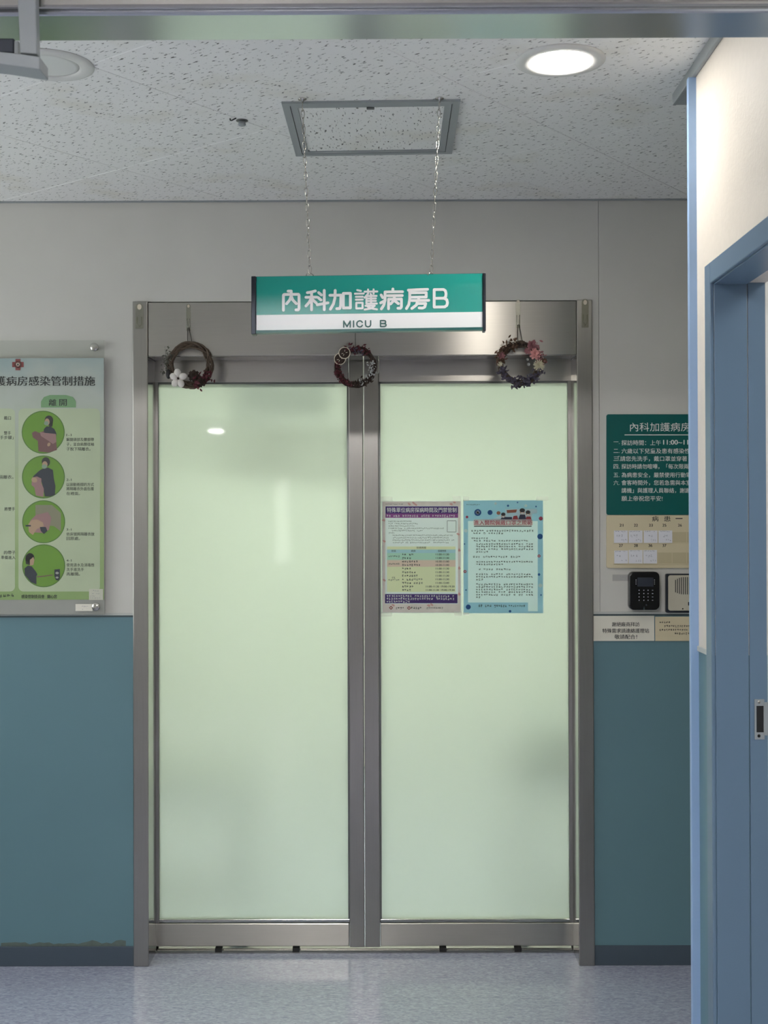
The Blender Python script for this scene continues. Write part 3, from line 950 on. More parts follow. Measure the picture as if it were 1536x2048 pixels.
def hook(px, ptop, pbot, label, group=None, wire=True, hw=9):
    y = YW - .011 if not wire else YW - .003
    y = JF - .001 if not wire else YW - .003
    a, b = W(px, ptop, y), W(px, pbot, y)
    t = thing('adhesive_hook', label, 'hook', (a.x, y, b.z), group)
    w = hw / 600 / 2
    mb = MB()
    pts = []
    L = a.z - b.z
    for k in range(10):
        an = math.pi * k / 9
        pts.append((a.x + w * math.cos(an), y, a.z - w + w * math.sin(an)))
    pts += [(a.x - w, y, b.z), (a.x + w, y, b.z)]
    build('backplate', MB().prism(pts, (0, -.0025, 0)), M['hook_clear'], t, bevel=.0008)
    hkp = [(a.x - w * .55, y - .003, b.z + L * .45), (a.x - w * .6, y - .004, b.z + L * .2), (a.x, y - .009, b.z + L * .06), (a.x + w * .6, y - .004, b.z + L * .2), (a.x + w * .55, y - .003, b.z + L * .45)]
    build('wire_loop', MB().ring_path(hkp, .0013, 6), M['hook_clear'] if not wire else M['chrome'], t)
    pts = [(a.x + w * .55 * math.cos(an / 6 * math.pi), y - .0026, a.z - w + w * .7 * math.sin(an / 6 * math.pi)) for an in range(12)]
    build('glue_pad', MB().prism(pts[::-1], (0, .0005, 0)), M['rim'], t)
    return Vector((a.x, y - .008, b.z + L * .1))
h1 = hook(377, 608, 662, 'clear adhesive hook holding the cotton wreath on the steel header')
h3 = hook(1036, 599, 656, 'clear adhesive hook holding the pink flower wreath on the steel header')
hook(279, 606, 657, 'bare clear hook at the top of the left door jamb', wire=False, hw=16)
hook(1170, 598, 655, 'bare clear hook at the top of the right door jamb', wire=False, hw=14)

def cord(t, top, c, R):
    build('hanging_cord', MB().ring_path([(c.x - .005, c.y, c.z + R - .004), (c.x - .007, c.y - .004, c.z + R + .016), (top.x - .002, top.y, top.z), (top.x + .003, top.y, top.z), (c.x + .006, c.y - .004, c.z + R + .016), (c.x + .006, c.y, c.z + R - .004)], .0014, 6), M['cord'], t)

# cotton wreath
c = W(380, 730, YR); R = .067
t = thing('wreath', 'bare vine wreath with a white cotton boll and pine cones, hanging left', 'wreath', (c.x, YR, c.z - R), 'small dried wreaths on the door header')
build('vine_ring', vine_ring(c, R, 15, .0115, 1), M['vine'], t)
cord(t, h1, c, R)
k_ = W(357, 757, YR - .02)
cb = build('cotton_boll', MB().ball(k_ + Vector((0, .004, 0)), .007), M['husk'], t, label='white five-lobed cotton boll')
for a in (20, 100, 160, 230, 300):
    ar = math.radians(a)
    build('cotton_lobe', MB().ball(k_ + Vector((math.cos(ar) * .0155, -.003, math.sin(ar) * .0185)), .0125, .95, .8, 1.15, rot=Matrix.Rotation(-ar + math.pi / 2, 3, 'Y')), M['cotton'], cb)
build('cotton_core', MB().ball(k_ + Vector((0, -.010, 0)), .0035), M['husk'], cb)
def cone(cc, r, h, seed, par):
    mb = MB()
    rnd = random.Random(seed)
    for L in range(5):
        rr = r * (1 - .17 * L)
        for k in range(8):
            a = 2 * math.pi * (k + .5 * (L % 2)) / 8
            d = Vector((math.cos(a), 0, math.sin(a))); tt = Vector((-math.sin(a), 0, math.cos(a)))
            y = -h * L / 5
            mb.add([cc + Vector((0, y, 0)) + d * rr * .3 + tt * rr * .25, cc + Vector((0, y, 0)) + d * rr * .3 - tt * rr * .25, cc + Vector((0, y - .1 * h, 0)) + d * rr - tt * rr * .22, cc + Vector((0, y - .1 * h, 0)) + d * rr + tt * rr * .22, cc + Vector((0, y - .22 * h, 0)) + d * rr * .5],
                   [(0, 1, 4), (1, 2, 4), (2, 3, 4), (3, 0, 4), (3, 2, 1, 0)])
    mb.ball(cc + Vector((0, -h * .4, 0)), r * .45, 1, 1.4, 1)
    return build('pine_cone', mb, M['husk'], par)
cone(W(388, 752, YR - .008), .020, .024, 1, t)
cone(W(402, 764, YR - .008), .018, .022, 2, t)
build('wine_flowers', leaf_cloud(c, R, -75, -18, 90, .0075, .009, 5), M['wine'], t, kind='stuff')
tw = MB()
rnd = random.Random(3)
for k in range(9):
    p0 = W(340 + rnd.uniform(-3, 3), 735 + rnd.uniform(-5, 10), YR)
    p1 = W(326 + rnd.uniform(-6, 10), 700 + rnd.uniform(-8, 25), YR - .01)
    mid = (p0 + p1) / 2 + Vector((-.006, -.004, 0))
    tw.ring_path([p0, mid, p1], [.0011, .0008, .0005], 5)
build('dry_twigs', tw, M['drygreen'], t, kind='stuff')
build('dry_leaves', leaf_cloud(c, R + .012, 140, 200, 60, .005, .010, 9), M['drygreen'], t, kind='stuff')
bd = W(337, 748, YR - .004)
build('dark_pod', MB().ball(bd, .011, .8, .7, 1.5), M['blackberry'], t)

# ring wreath behind the sign
c = W(711, 734, YR); R = .060
t = thing('wreath', 'dark red wreath with two cream-rimmed slices, hanging in the middle below the sign', 'wreath', (c.x, YR, c.z - R), 'small dried wreaths on the door header')
build('vine_ring', vine_ring(c, R, 13, .0095, 2), M['husk'], t)
build('wine_leaves', leaf_cloud(c, R, 45, 125, 90, .006, .006, 11), M['wine'], t, kind='stuff')
build('wine_leaves', leaf_cloud(c, R, 165, 260, 110, .006, .0055, 12), M['wine'], t, kind='stuff')
build('purple_leaves', leaf_cloud(c, R - .008, 60, 125, 26, .006, .005, 13), M['purple'], t, kind='stuff')
build('silver_leaves', leaf_cloud(c, R - .003, -80, 20, 60, .0055, .006, 14), M['silver'], t, kind='stuff')
build('dark_leaves', leaf_cloud(c, R, -110, -40, 60, .006, .006, 15), M['husk'], t, kind='stuff')
for px, py, r, dy in ((689, 706, .0185, .020), (680, 718, .0185, .014)):
    q = W(px, py, YR - dy)
    s = build('dried_slice', MB().lathe(q, (0, -1, 0), [(r * .95, -.002), (r * .95, .002), (r * .5, .003), (0, .002)], 22), M['husk'], t, label='dark dried slice with a cream rim')
    build('slice_rim', MB().ring_path([(q.x + r * math.cos(2 * math.pi * k / 24), q.y - .002, q.z + r * math.sin(2 * math.pi * k / 24)) for k in range(24)], .0015, 6, closed=True), M['rim'], s)
    sd = MB()
    for a in (200, 250, 10, 80):
        ar = math.radians(a)
        sd.ring_path([q + Vector((r * .25 * math.cos(ar), -.0045, r * .25 * math.sin(ar))), q + Vector((r * .6 * math.cos(ar), -.0045, r * .6 * math.sin(ar)))], [.0012, .0004], 5)
    build('seeds', sd, M['rim'], s)
build('hanging_cord', MB().ring_path([(c.x, YR, c.z + R), (c.x - .001, YW - .006, c.z + R + .05), (c.x, YW - .004, c.z + R + .075)], .001, 6), M['cord'], t)

# pink flower wreath
c = W(1040, 727, YR); R = .064
t = thing('wreath', 'wreath with pink and cream dried flowers and purple leaves, hanging right', 'wreath', (c.x, YR, c.z - R), 'small dried wreaths on the door header')
build('vine_ring', vine_ring(c, R, 13, .0105, 4), M['vine'], t)
cord(t, h3, c, R)
build('purple_leaves', leaf_cloud(c, R + .002, 190, 345, 190, .0078, .0085, 21), M['purple'], t, kind='stuff')
build('brown_leaves', leaf_cloud(c, R + .004, 100, 185, 150, .0062, .009, 22), M['brownleaf'], t, kind='stuff')
build('dark_leaves', leaf_cloud(c, R, 70, 150, 50, .005, .005, 23), M['husk'], t, kind='stuff')
build('pale_petals', leaf_cloud(c, R + .006, -5, 62, 80, .0068, .0105, 24), M['mauve'], t, kind='stuff')
for px, py, r, mt, nl in ((1064, 690, .016, 'mauve', 3), (1070, 708, .019, 'pink', 3), (1078, 731, .019, 'creamf', 3), (1003, 711, .013, 'mauve', 3), (1000, 728, .009, 'creamf', 2), (1056, 702, .012, 'mauve', 2), (1057, 729, .006, 'silver', 2), (1088, 722, .010, 'brownleaf', 2), (1055, 719, .005, 'silver', 2)):
    build('flower', flower(W(px, py, YR - .014), r, 18 if mt == 'creamf' else 9, nl, px, .3), M[mt], t)
dr = MB()
for px, py in ((1021, 683), (1017, 687), (1026, 687), (1030, 684), (1012, 692)):
    dr.ball(W(px, py, YR - .012), .0022, n=6, m_=4)
build('berries', dr, M['rim'], t, kind='stuff')
sp2 = MB()
rnd = random.Random(8)
for k in range(14):
    a = math.radians(rnd.uniform(110, 195)); r0 = R; r1 = R + rnd.uniform(.014, .026)
    sp2.ring_path([(c.x + r0 * math.cos(a), c.y - .004, c.z + r0 * math.sin(a)), (c.x + r1 * math.cos(a + .1), c.y - .010, c.z + r1 * math.sin(a + .1))], [.0009, .0005], 5)
build('dry_sprigs', sp2, M['brownleaf'], t, kind='stuff')

# ------------------------------------------------------------------ infection-control poster on the left wall
YP = YW - .020          # printed sheet
P = Print(YP - .001)
cc_ = [W(x, y, YP) for x, y in ((-108, 1229), (208.5, 1229), (208.5, 682), (-108, 682))]
t = thing('acrylic_poster', 'infection-control poster behind clear acrylic on the wall left of the doors', 'poster', (cc_[0].x + .28, YP, cc_[0].z))
def slab(x0, y0, x1, y1, ya, yb):
    a, b = W(x0, y1, YP), W(x1, y0, YP)
    return MB().box(a.x, b.x, ya, yb, a.z, b.z)
def poster_mat():
    mm = mat('green_poster_print', (178, 196, 150), 0.45)
    nt = mm.node_tree; b = nt.nodes['Principled BSDF']
    tc = nt.nodes.new('ShaderNodeTexCoord')
    sx = nt.nodes.new('ShaderNodeSeparateXYZ'); nt.links.new(tc.outputs['Object'], sx.inputs[0])
    n = nt.nodes.new('ShaderNodeTexNoise'); n.inputs['Scale'].default_value = 9; n.inputs['Detail'].default_value = 3
    nt.links.new(tc.outputs['Object'], n.inputs['Vector'])
    ma = nt.nodes.new('ShaderNodeMath'); ma.operation = 'MULTIPLY_ADD'; ma.inputs[1].default_value = .22
    nt.links.new(n.outputs['Fac'], ma.inputs[0]); nt.links.new(sx.outputs['Z'], ma.inputs[2])
    r = nt.nodes.new('ShaderNodeValToRGB')
    el = r.color_ramp.elements
    el[0].position = .15; el[0].color = (*lin((156, 184, 116)), 1)
    el[1].position = 1.0; el[1].color = (*lin((168, 190, 196)), 1)
    e = el.new(.50); e.color = (*lin((186, 202, 150)), 1)
    e = el.new(.74); e.color = (*lin((196, 204, 190)), 1)
    e = el.new(.86); e.color = (*lin((210, 214, 208)), 1)
    nt.links.new(ma.outputs[0], r.inputs[0]); nt.links.new(r.outputs[0], b.inputs['Base Color'])
    return mm
M['poster'] = poster_mat()
M['poster_panel'] = mat('pale_poster_panel', (206, 216, 184), 0.45, var=.10, vscale=9)
M['poster_strip'] = mat('grey_poster_strip', (176, 174, 170), 0.5, var=.08, vscale=12)
M['poster_green'] = mat('green_poster_disc', (116, 164, 44), 0.45, var=.08, vscale=14)
M['poster_green_dk'] = mat('green_disc_rim', (84, 128, 44), 0.45)
M['poster_tab'] = mat('green_poster_tab', (134, 178, 128), 0.45)
M['navy'] = mat('navy_print', (36, 42, 62), 0.5)
M['hair'] = mat('hair_print', (40, 38, 40), 0.5)
M['skin'] = mat('skin_print', (196, 160, 132), 0.5)
M['mask'] = mat('mask_print', (150, 172, 150), 0.5)
M['gown'] = mat('pink_gown_print', (172, 128, 130), 0.5)
M['gown_dk'] = mat('dark_gown_print', (128, 84, 86), 0.5)
M['red'] = mat('red_print', (150, 48, 54), 0.5)
M['taupe'] = mat('taupe_print', (150, 146, 120), 0.5)
build('backing_board', slab(-108, 716, 208.5, 1229, YP, YP + .004), M['poster_strip'], t)
build('poster_sheet', slab(-108, 716, 207.5, 1200, YP - .001, YP), M['poster'], t)
build('acrylic_sheet', slab(-108, 681, 209.5, 1230, YP - .0085, YP - .0045), M['acrylic'], t)
for px, py in ((190, 695), (193, 1213)):
    q = W(px, py, YP)
    build('standoff', MB().lathe((q.x, YW, q.z), (0, -1, 0), [(.008, 0), (.008, .028), (.0135, .0285), (.0135, .032), (.012, .0335), (0, .0335)], 20), M['chrome'], t)
pan = MB()
P.rrect(pan, 37, 817, 200, 1183, 10, 1)
P.rrect(pan, -96, 817, 30, 1183, 10, 1)
build('pale_panels', pan, M['poster_panel'], t, kind='stuff')
tab = MB()
pts = [(82, 815), (82, 803), (88, 794), (100, 790), (132, 790), (146, 794), (152, 803), (152, 815)]
P.poly(tab, pts, 1.5)
build('heading_tab', tab, M['poster_tab'], t)
tx = (t, M['ink'])
P.text(tx, '內科加護病房感染管制措施', -75, 190, 762, 19, 2, bold=.018)
P.text(tx, '離', 98, 113, 805, 13.5, 2, bold=.012)
P.text(tx, '開', 119, 133.5, 805, 13.5, 2, bold=.012)
for body, x0, x1, y in (('1-1', 133, 143, 870), ('解開領部及腰部帶', 133, 188, 879), ('子，並自肩膀往袖', 133, 188, 888.5), ('子脫下隔離衣。', 133, 181, 898),
                        ('2-1', 133, 143, 959.5), ('以滾動捲摺的方式', 133, 188, 969), ('將隔離衣外面包覆', 133, 188, 977.5), ('在裡面。', 133, 160, 987),
                        ('3-1', 133, 143, 1059), ('依床號將隔離衣放', 133, 189, 1068), ('回原處。', 133, 160, 1077),
                        ('4-1', 133, 143, 1121), ('使用清水及消毒性', 133, 189, 1130), ('洗手液洗手', 133, 168, 1139), ('再離開。', 133, 160, 1148)):
    P.text(tx, body, x0, x1, y, 7.0 if '-' not in body else 4.5, 2, bold=.006)
for body, x0, x1, y in (('戴口', 8, 22, 836), ('雙手', 8, 22, 866), ('手步驟」', 0, 27, 875), ('隔離衣。', -2, 27, 954), ('將雙手', 9, 30, 1018), ('的帶子', 8, 31, 1105), ('準備進入', 2, 31, 1115)):
    P.text(tx, body, x0, x1, y, 7.5, 2, bold=.006)
P.text(tx, '感染管制委員會', 43, 89, 1193, 7.5, 2, bold=.02)
P.text(tx, '關心您', 95, 114, 1193, 7.5, 2, bold=.02)
tx = MB(); P.scrawl(tx, -2, 33, 1191, 7, 8, 2)
build('small_print', tx, M['ink'], t, kind='stuff')
cr = MB()
P.rect(cr, 31, 718, 41, 740.5, 2); P.rect(cr, 24.5, 724, 31, 734.5, 2); P.rect(cr, 41, 724, 47.5, 734.5, 2)
lg = build('cross_emblem', cr, M['red'], t, label='dark red cross emblem')
cr = MB(); P.ell(cr, 36, 729, 6.6, 6.6, 2.5)
P.ell(cr, 36, 729, 6.6, 6.6, 2.5)
e1 = build('emblem_ring', cr, M['paper'], lg)
cr = MB(); P.ell(cr, 36, 729, 5.2, 5.2, 3); P.rect(cr, 35, 724, 37, 734, 3.2)
build('emblem_core', cr, M['red'], lg)
cr = MB(); P.ell(cr, 36, 729, 3.6, 3.6, 3.5); build('emblem_ring', cr, M['paper'], lg)
cr = MB(); P.poly(cr, [(36, 726.3), (38.6, 731), (33.4, 731)], 4); build('emblem_core', cr, M['ink'], lg)
def disc(cx_, cy_, r):
    mb = MB(); P.ell(mb, cx_, cy_, r, r, 2, 40); o = build('photo_disc', mb, M['poster_green_dk'], t)
    mb = MB(); P.ell(mb, cx_, cy_, r - 1.8, r - 1.8, 2.5, 40); build('disc_field', mb, M['poster_green'], o)
    return o
def pic(par, name, mt, layer, *polys):
    mb = MB()
    for q in polys:
        if len(q) == 5 and not isinstance(q[0], tuple): P.ell(mb, q[0], q[1], q[2], q[3], layer, 18, q[4])
        else: P.poly(mb, q, layer)
    build(name, mb, M[mt], par)
d1 = disc(86.5, 864.5, 43)
pic(d1, 'figure_shirt', 'navy', 3, [(88, 858), (93, 853), (101, 853), (109, 858), (113, 867), (112, 880), (86, 880)])
pic(d1, 'figure_gown', 'gown_dk', 3.5, [(79, 866), (88, 862), (90, 870), (112, 872), (114, 900), (98, 905), (77, 903), (76, 882), (66, 875), (64, 866), (70, 862)])
pic(d1, 'figure_sleeve', 'gown', 4, [(80, 864), (92, 866), (112, 868), (113, 884), (106, 888), (96, 881), (82, 872)])
pic(d1, 'figure_hair', 'hair', 4, (98, 841, 8.6, 10, 0.0), [(100, 846), (106.5, 840), (105, 853), (98, 855)])
pic(d1, 'figure_face', 'skin', 4.5, (94.5, 844, 5.0, 7.0, 0.0))
pic(d1, 'figure_mask', 'mask', 5, (93, 846.5, 4.6, 4.2, 0.0))
pic(d1, 'figure_hand', 'skin', 5, (98, 889, 3, 4, 0.5))
d2 = disc(87, 954, 43)
pic(d2, 'figure_shirt', 'navy', 3, [(84, 938), (96, 935), (106, 940), (108, 958), (111, 972), (110, 990), (100, 993), (90, 993), (84, 965), (68, 956), (66, 953), (78, 942)])
pic(d2, 'figure_gown', 'gown', 3.5, [(65, 955), (74, 953), (83, 957), (83, 966), (88, 978), (87, 994), (72, 991), (69, 975), (63, 970)])
pic(d2, 'figure_hair', 'hair', 4, (92, 924, 8.4, 9.6, 0.0))
pic(d2, 'figure_face', 'skin', 4.5, (90, 929, 5.4, 6.5, 0.0))
pic(d2, 'figure_mask', 'mask', 5, (89, 933, 5.2, 4.4, 0.0))
pic(d2, 'figure_hand', 'skin', 5, (69, 960, 6, 5, 0.4))
d3_ = disc(87.5, 1043.5, 43)
pic(d3_, 'figure_wall', 'taupe', 3, [(71, 1010), (104, 1010), (122, 1026), (122, 1063), (108, 1052), (71, 1050)])
pic(d3_, 'figure_gown', 'gown', 3.5, [(60, 1042), (72, 1030), (96, 1024), (103, 1036), (98, 1060), (86, 1066), (58, 1064)])
pic(d3_, 'figure_hand', 'skin', 4, [(57, 1048), (64, 1040), (75, 1039), (86, 1045), (88, 1052), (74, 1058), (66, 1070), (58, 1064)])
pic(d3_, 'figure_sleeve', 'navy', 4.5, [(80, 1054), (92, 1054), (95, 1062), (88, 1068), (82, 1062)], [(51, 1050), (62, 1050), (62, 1053), (52, 1053)])
d4 = disc(87.5, 1131.5, 43)
pic(d4, 'figure_shirt', 'navy', 3, [(49, 1137), (56, 1131), (64, 1133), (72, 1143), (75, 1149), (73, 1152), (73, 1169), (62, 1164), (50, 1150)])
pic(d4, 'figure_hair', 'hair', 3.5, (60, 1116, 9, 10, 0.2), [(51, 1118), (58, 1106), (66, 1110), (60, 1130), (52, 1128)])
pic(d4, 'figure_face', 'skin', 4, [(60, 1120), (67, 1114), (69, 1120), (67, 1130), (60, 1131)])
pic(d4, 'figure_arm', 'gown_dk', 4, [(74, 1152.5), (90, 1151), (106, 1149), (106, 1150.6), (90, 1153), (74, 1154.6)])
pic(d4, 'figure_dispenser', 'navy', 4, [(109, 1139), (120, 1138), (120, 1156), (117, 1161), (112, 1160), (109, 1152)])
pic(d4, 'figure_pump', 'poster_strip', 4.5, (114.5, 1146, 3.5, 2.5, 0.0), (114.5, 1155, 3, 2, 0.0))
# stickers on the board
def sticker(x0, y0, x1, y1, par, D, lines):
    pr = Print(D)
    mb = MB(); pr.rect(mb, x0, y0, x1, y1, 0); o = build('sticker', mb, M['paper'], par)
    mb = MB()
    for (a, b, y, h, pitch) in lines: pr.scrawl(mb, a, b, y, h, pitch, 1, 3)
    build('sticker_print', mb, M['pencil'], o, kind='stuff')
sticker(178, 1178, 206, 1200, t, YP - .0030, [(186, 200, 1182, 3, 4), (184, 202, 1187, 2.4, 4), (180, 192, 1192, 2.2, 3.6), (180, 204, 1196, 2.2, 3.6)])
sticker(151, 1208, 185, 1222, t, YP - .0088, [(164, 180, 1213, 3, 3.4), (164, 168, 1218, 2.4, 3.4)])

# ------------------------------------------------------------------ right of the doors: rule board, patient board
YB = YW - .006
P = Print(YB)
def sheet(name, x0, y0, x1, y1, D, th, mt, par, rad=0, bev=0.0):
    a, b = W(x0, y1, D), W(x1, y0, D)
    mb = MB()
    if rad:
        pr = Print(D); q = MB(); pr.rrect(q, x0, y0, x1, y1, rad, 0, 4)
        mb.prism(q.v, (0, th, 0))
    else:
        mb.box(a.x, b.x, D, D + th, a.z, b.z)
    return build(name, mb, mt, par, bevel=bev)
a = W(1400, 1030, YB)
t = thing('rule_board', 'dark green visiting-rules board with white lettering right of the doors', 'sign board', (a.x, YB, a.z))
sheet('board', 1213, 828.5, 1560, 1029.5, YB, .0055, M['teal_dark'], t, 4)
tx = (t, M['white'])
P.text(tx, '內科加護病房', 1260, 1380, 854, 17.5, 1)
q = MB(); P.rect(q, 1249, 869, 1500, 870.6, 1); build('underline', q, M['white'], t)
rows = [('一.', '探訪時間：上午', 1243, 1322, 885.5), ('二.', '六歲以下兒童及患有感染性', 1243, 1380, 902), ('三.', '「請您先洗手，戴口罩並穿著', 1236, 1374, 917.5), ('四.', '探訪時請勿喧嘩，「每次限兩', 1243, 1377, 933),
        ('五.', '為病患安全，嚴禁使用行動電', 1243, 1382, 950), ('六.', '會客時間外，您若急需與本室', 1243, 1382, 965.5)]
for nme, body, x0, x1, y in rows:
    P.text(tx, nme, 1227, 1239, y, None, 1)
    P.text(tx, body, x0, x1, y, 10.5, 1, bold=.004)
P.text(tx, '11:00~11', 1326.5, 1376, 884.5, 9.5, 1, bold=.018)
P.text(tx, '講機」與護理人員聯絡，謝謝', 1243, 1380, 981, 10.5, 1, bold=.004)
P.text(tx, '願上帝祝您平安!', 1243, 1325, 997, 10.5, 1, bold=.004)
t = thing('patient_board', 'cream patient list board with name cards under the green rule board', 'board', (W(1400, 1137, YB).x, YB, W(1400, 1137, YB).z))
sheet('board', 1213, 1030.5, 1560, 1136, YB, .0055, M['cream_board'], t, 4)
tx = (t, M['ink'])
P.text(tx, '病', 1304, 1317, 1037.5, 10.5, 1, bold=.01); P.text(tx, '患', 1328, 1341, 1037.5, 10.5, 1, bold=.01); P.text(tx, '一', 1351, 1365, 1037, 1.8, 1)
for n_, x in (('21', 1239), ('22', 1268), ('23', 1298), ('25', 1325), ('26', 1356)):
    P.text(tx, n_, x, x + 7.5, 1050.5, 5.6, 1, bold=.02)
for n_, x in (('27', 1238), ('28', 1268), ('36', 1297), ('37', 1325)):
    P.text(tx, n_, x, x + 7.5, 1091, 5.6, 1, bold=.02)
for y0, y1 in ((1063, 1086), (1104, 1127.5)):
    sheet('pocket_rail', 1227, y1 - .5, 1548, y1 + 1.2, YB - .0022, .0022, M['cream_darker'], t)
    for k in range(11):
        sheet('pocket', 1228 + k * 29.2, y0 + 1, 1228 + k * 29.2 + 28, y1 - 1, YB - .0007, .0007, M['cream_darker'], t)
for x, y0, y1 in ((1228, 1061, 1086), (1257.5, 1061, 1086), (1287.5, 1061, 1086), (1317, 1061, 1086), (1228.5, 1101, 1127), (1257.5, 1100, 1127), (1286.5, 1100, 1127)):
    w = 27.5
    nxt = {1228: 'first', 1257.5: 'second', 1287.5: 'third', 1317: 'fourth', 1228.5: 'first', 1286.5: 'third'}[x]
    row = 'upper' if y0 == 1061 else 'lower'
    D = YB - .0012
    q = W(x + w / 2, y1, D)
    cd = thing('name_card', f'white name card, {nxt} from the left in the {row} row of the patient board', 'card', (q.x, D, q.z), 'name cards on the patient board')
    sheet('card', x, y0, x + w, y1, D, .0004, M['card'], cd)
    pr = Print(D); mb = MB()
    pr.scrawl(mb, x + 2, x + w - 3, y0 + 1.6, 2.0, 3, 1, 3)
    build('printed_line', mb, M['ink'], cd, kind='stuff')
    mb = MB()
    pr.scrawl(mb, x + 4, x + w - 6, (y0 + y1) / 2 - 2, 4.5, 5, 1, 3); pr.scrawl(mb, x + 14, x + w - 2, y1 - 6, 3.5, 4, 1, 3)
    build('handwriting', mb, M['pencil'], cd, kind='stuff')

# access keypad
def kp(px, py, D=YW - .045): return W(px, py, D)
D0 = YW - .042
t = thing('keypad', 'black access keypad with small grey screen on the wall', 'keypad', (W(1290, 1220, D0).x, D0, W(1290, 1220, D0).z))
pr = Print(D0); q = MB()
pts = []
pr.rrect(q, 1258.5, 1143.5, 1319.5, 1220, 10, 0, 6)
body = build('body', MB().prism(q.v, (0, .030, 0)), M['black'], t, bevel=.004, seg=3)
q = MB(); pr.rrect(q, 1266, 1150, 1312, 1212, 6, 0, 5)
build('wall_bracket', MB().prism([v + Vector((0, .030, 0)) for v in q.v], (0, .0119, 0)), M['black_rough'], t)
q = MB(); pr.rrect(q, 1274.5, 1155, 1307, 1173, 1, 1.5); build('screen', q, M['lcd'], t)
q = MB()
for px in (1272, 1309):
    for py in (1160, 1164, 1168): pr.ell(q, px, py, 0.9, 1.1, 1.5, 8)
build('status_lights', q, M['key_print'], t, kind='stuff')
for r, py in enumerate((1180.5, 1187, 1193.8, 1200.5)):
    for cI, px in enumerate((1278, 1287.5, 1296, 1305)):
        q = MB(); pr.rrect(q, px - 3.4, py - 2.4, px + 3.4, py + 2.4, .8, 0, 2)
        k = build('key', MB().prism([v + Vector((0, -.0012, 0)) for v in q.v], (0, .0012, 0)), M['black'], t)
        q = MB(); pr.ell(q, px, py, 1.0 if cI < 3 else 1.7, 1.1 if cI < 3 else .6, 3.6, 8); build('key_print', q, M['key_print'], k)
q = MB(); pr.ell(q, 1292.5, 1210, 2, 2, 1.5, 14); build('emblem', q, M['alum'], t)
q = MB(); pr.poly(q, [(1286, 1219.5), (1288, 1212), (1290, 1219.5)], 1.5); build('notch', q, M['trim_dark'], t)

# intercom
D0 = YW - .022
t = thing('intercom', 'beige slotted intercom unit half hidden by the blue corner post', 'intercom', (W(1375, 1224, D0).x, D0, W(1375, 1224, D0).z))
sheet('frame', 1332, 1147.5, 1428, 1225.5, D0 + .004, .0175, M['alum'], t, 3, .002)
pr = Print(D0); q = MB(); pr.rrect(q, 1336.5, 1150.5, 1424, 1221.5, 5, 0, 4)
sheet_ = build('cover', MB().prism(q.v, (0, .012, 0)), M['intercom'], t, bevel=.002)
for k in range(15):
    x = 1351 + k * 3.9
    hgt = 12 + 8 * math.sin(min(1, (k + 1) / 5) * math.pi / 2) if k < 8 else 12 + 8 * math.sin(min(1, (15 - k) / 5) * math.pi / 2)
    q = MB(); pr.rrect(q, x - .8, 1174 - hgt, x + .8, 1174 + hgt * .75, .7, 1, 3)
    build('speaker_slot', q, M['ink'], t)
q = MB(); pr.ell(q, 1365.5, 1217.5, 1.3, 1.3, 1, 12); build('screw_hole', q, M['black'], t)
q = MB(); pr.rect(q, 1376, 1204, 1384, 1211, 1); build('call_button', q, M['ink'], t)

# asset sticker on the wall
D0 = YW - .0006
t = thing('asset_sticker', 'small grey asset sticker on the wall left of the black keypad', 'sticker', (W(1242, 1161, D0).x, D0, W(1242, 1161, D0).z))
sheet('label_paper', 1225, 1149, 1258, 1162, D0, .0005, M['poster_strip'], t)
pr = Print(D0); q = MB(); pr.scrawl(q, 1240, 1256, 1153.5, 3, 3, 1, 3); pr.scrawl(q, 1240, 1252, 1158, 2.4, 3, 1, 3)
build('print', q, M['pencil'], t, kind='stuff')
# paper notes
D0 = YW - .0045
t = thing('paper_note', 'white paper note with three black brush-script lines below the keypad', 'note', (W(1248, 1282, D0).x, D0, W(1248, 1282, D0).z))
sheet('paper', 1186.5, 1231.5, 1308.5, 1282, D0, .0008, M['paper'], t)
pr = Print(D0); q = (t, M['ink'])
pr.text(q, '謝絕廠商拜訪', 1224, 1279, 1248.5, 9.0, 1, bold=.012)
pr.text(q, '特殊需求請連絡護理站', 1205, 1298, 1261.5, 9.0, 1, bold=.012)
pr.text(q, '敬請配合！', 1229, 1274, 1273.5, 9.0, 1, bold=.012)
t = thing('paper_note', 'cream paper note with small print partly behind the blue corner post', 'note', (W(1370, 1282, D0).x, D0, W(1370, 1282, D0).z))
sheet('paper', 1310.5, 1233, 1432, 1282, D0 + .0004, .0008, M['cream_board'], t)
pr = Print(D0 + .0004); q = MB()
for x0, x1, y in ((1319, 1344, 1244.5), (1328, 1420, 1252), (1319, 1420, 1259.5), (1349, 1380, 1267)):
    pr.scrawl(q, x0, x1, y, 4, 4.4, 1, 6)
build('small_print', q, M['ink'], t, kind='stuff')

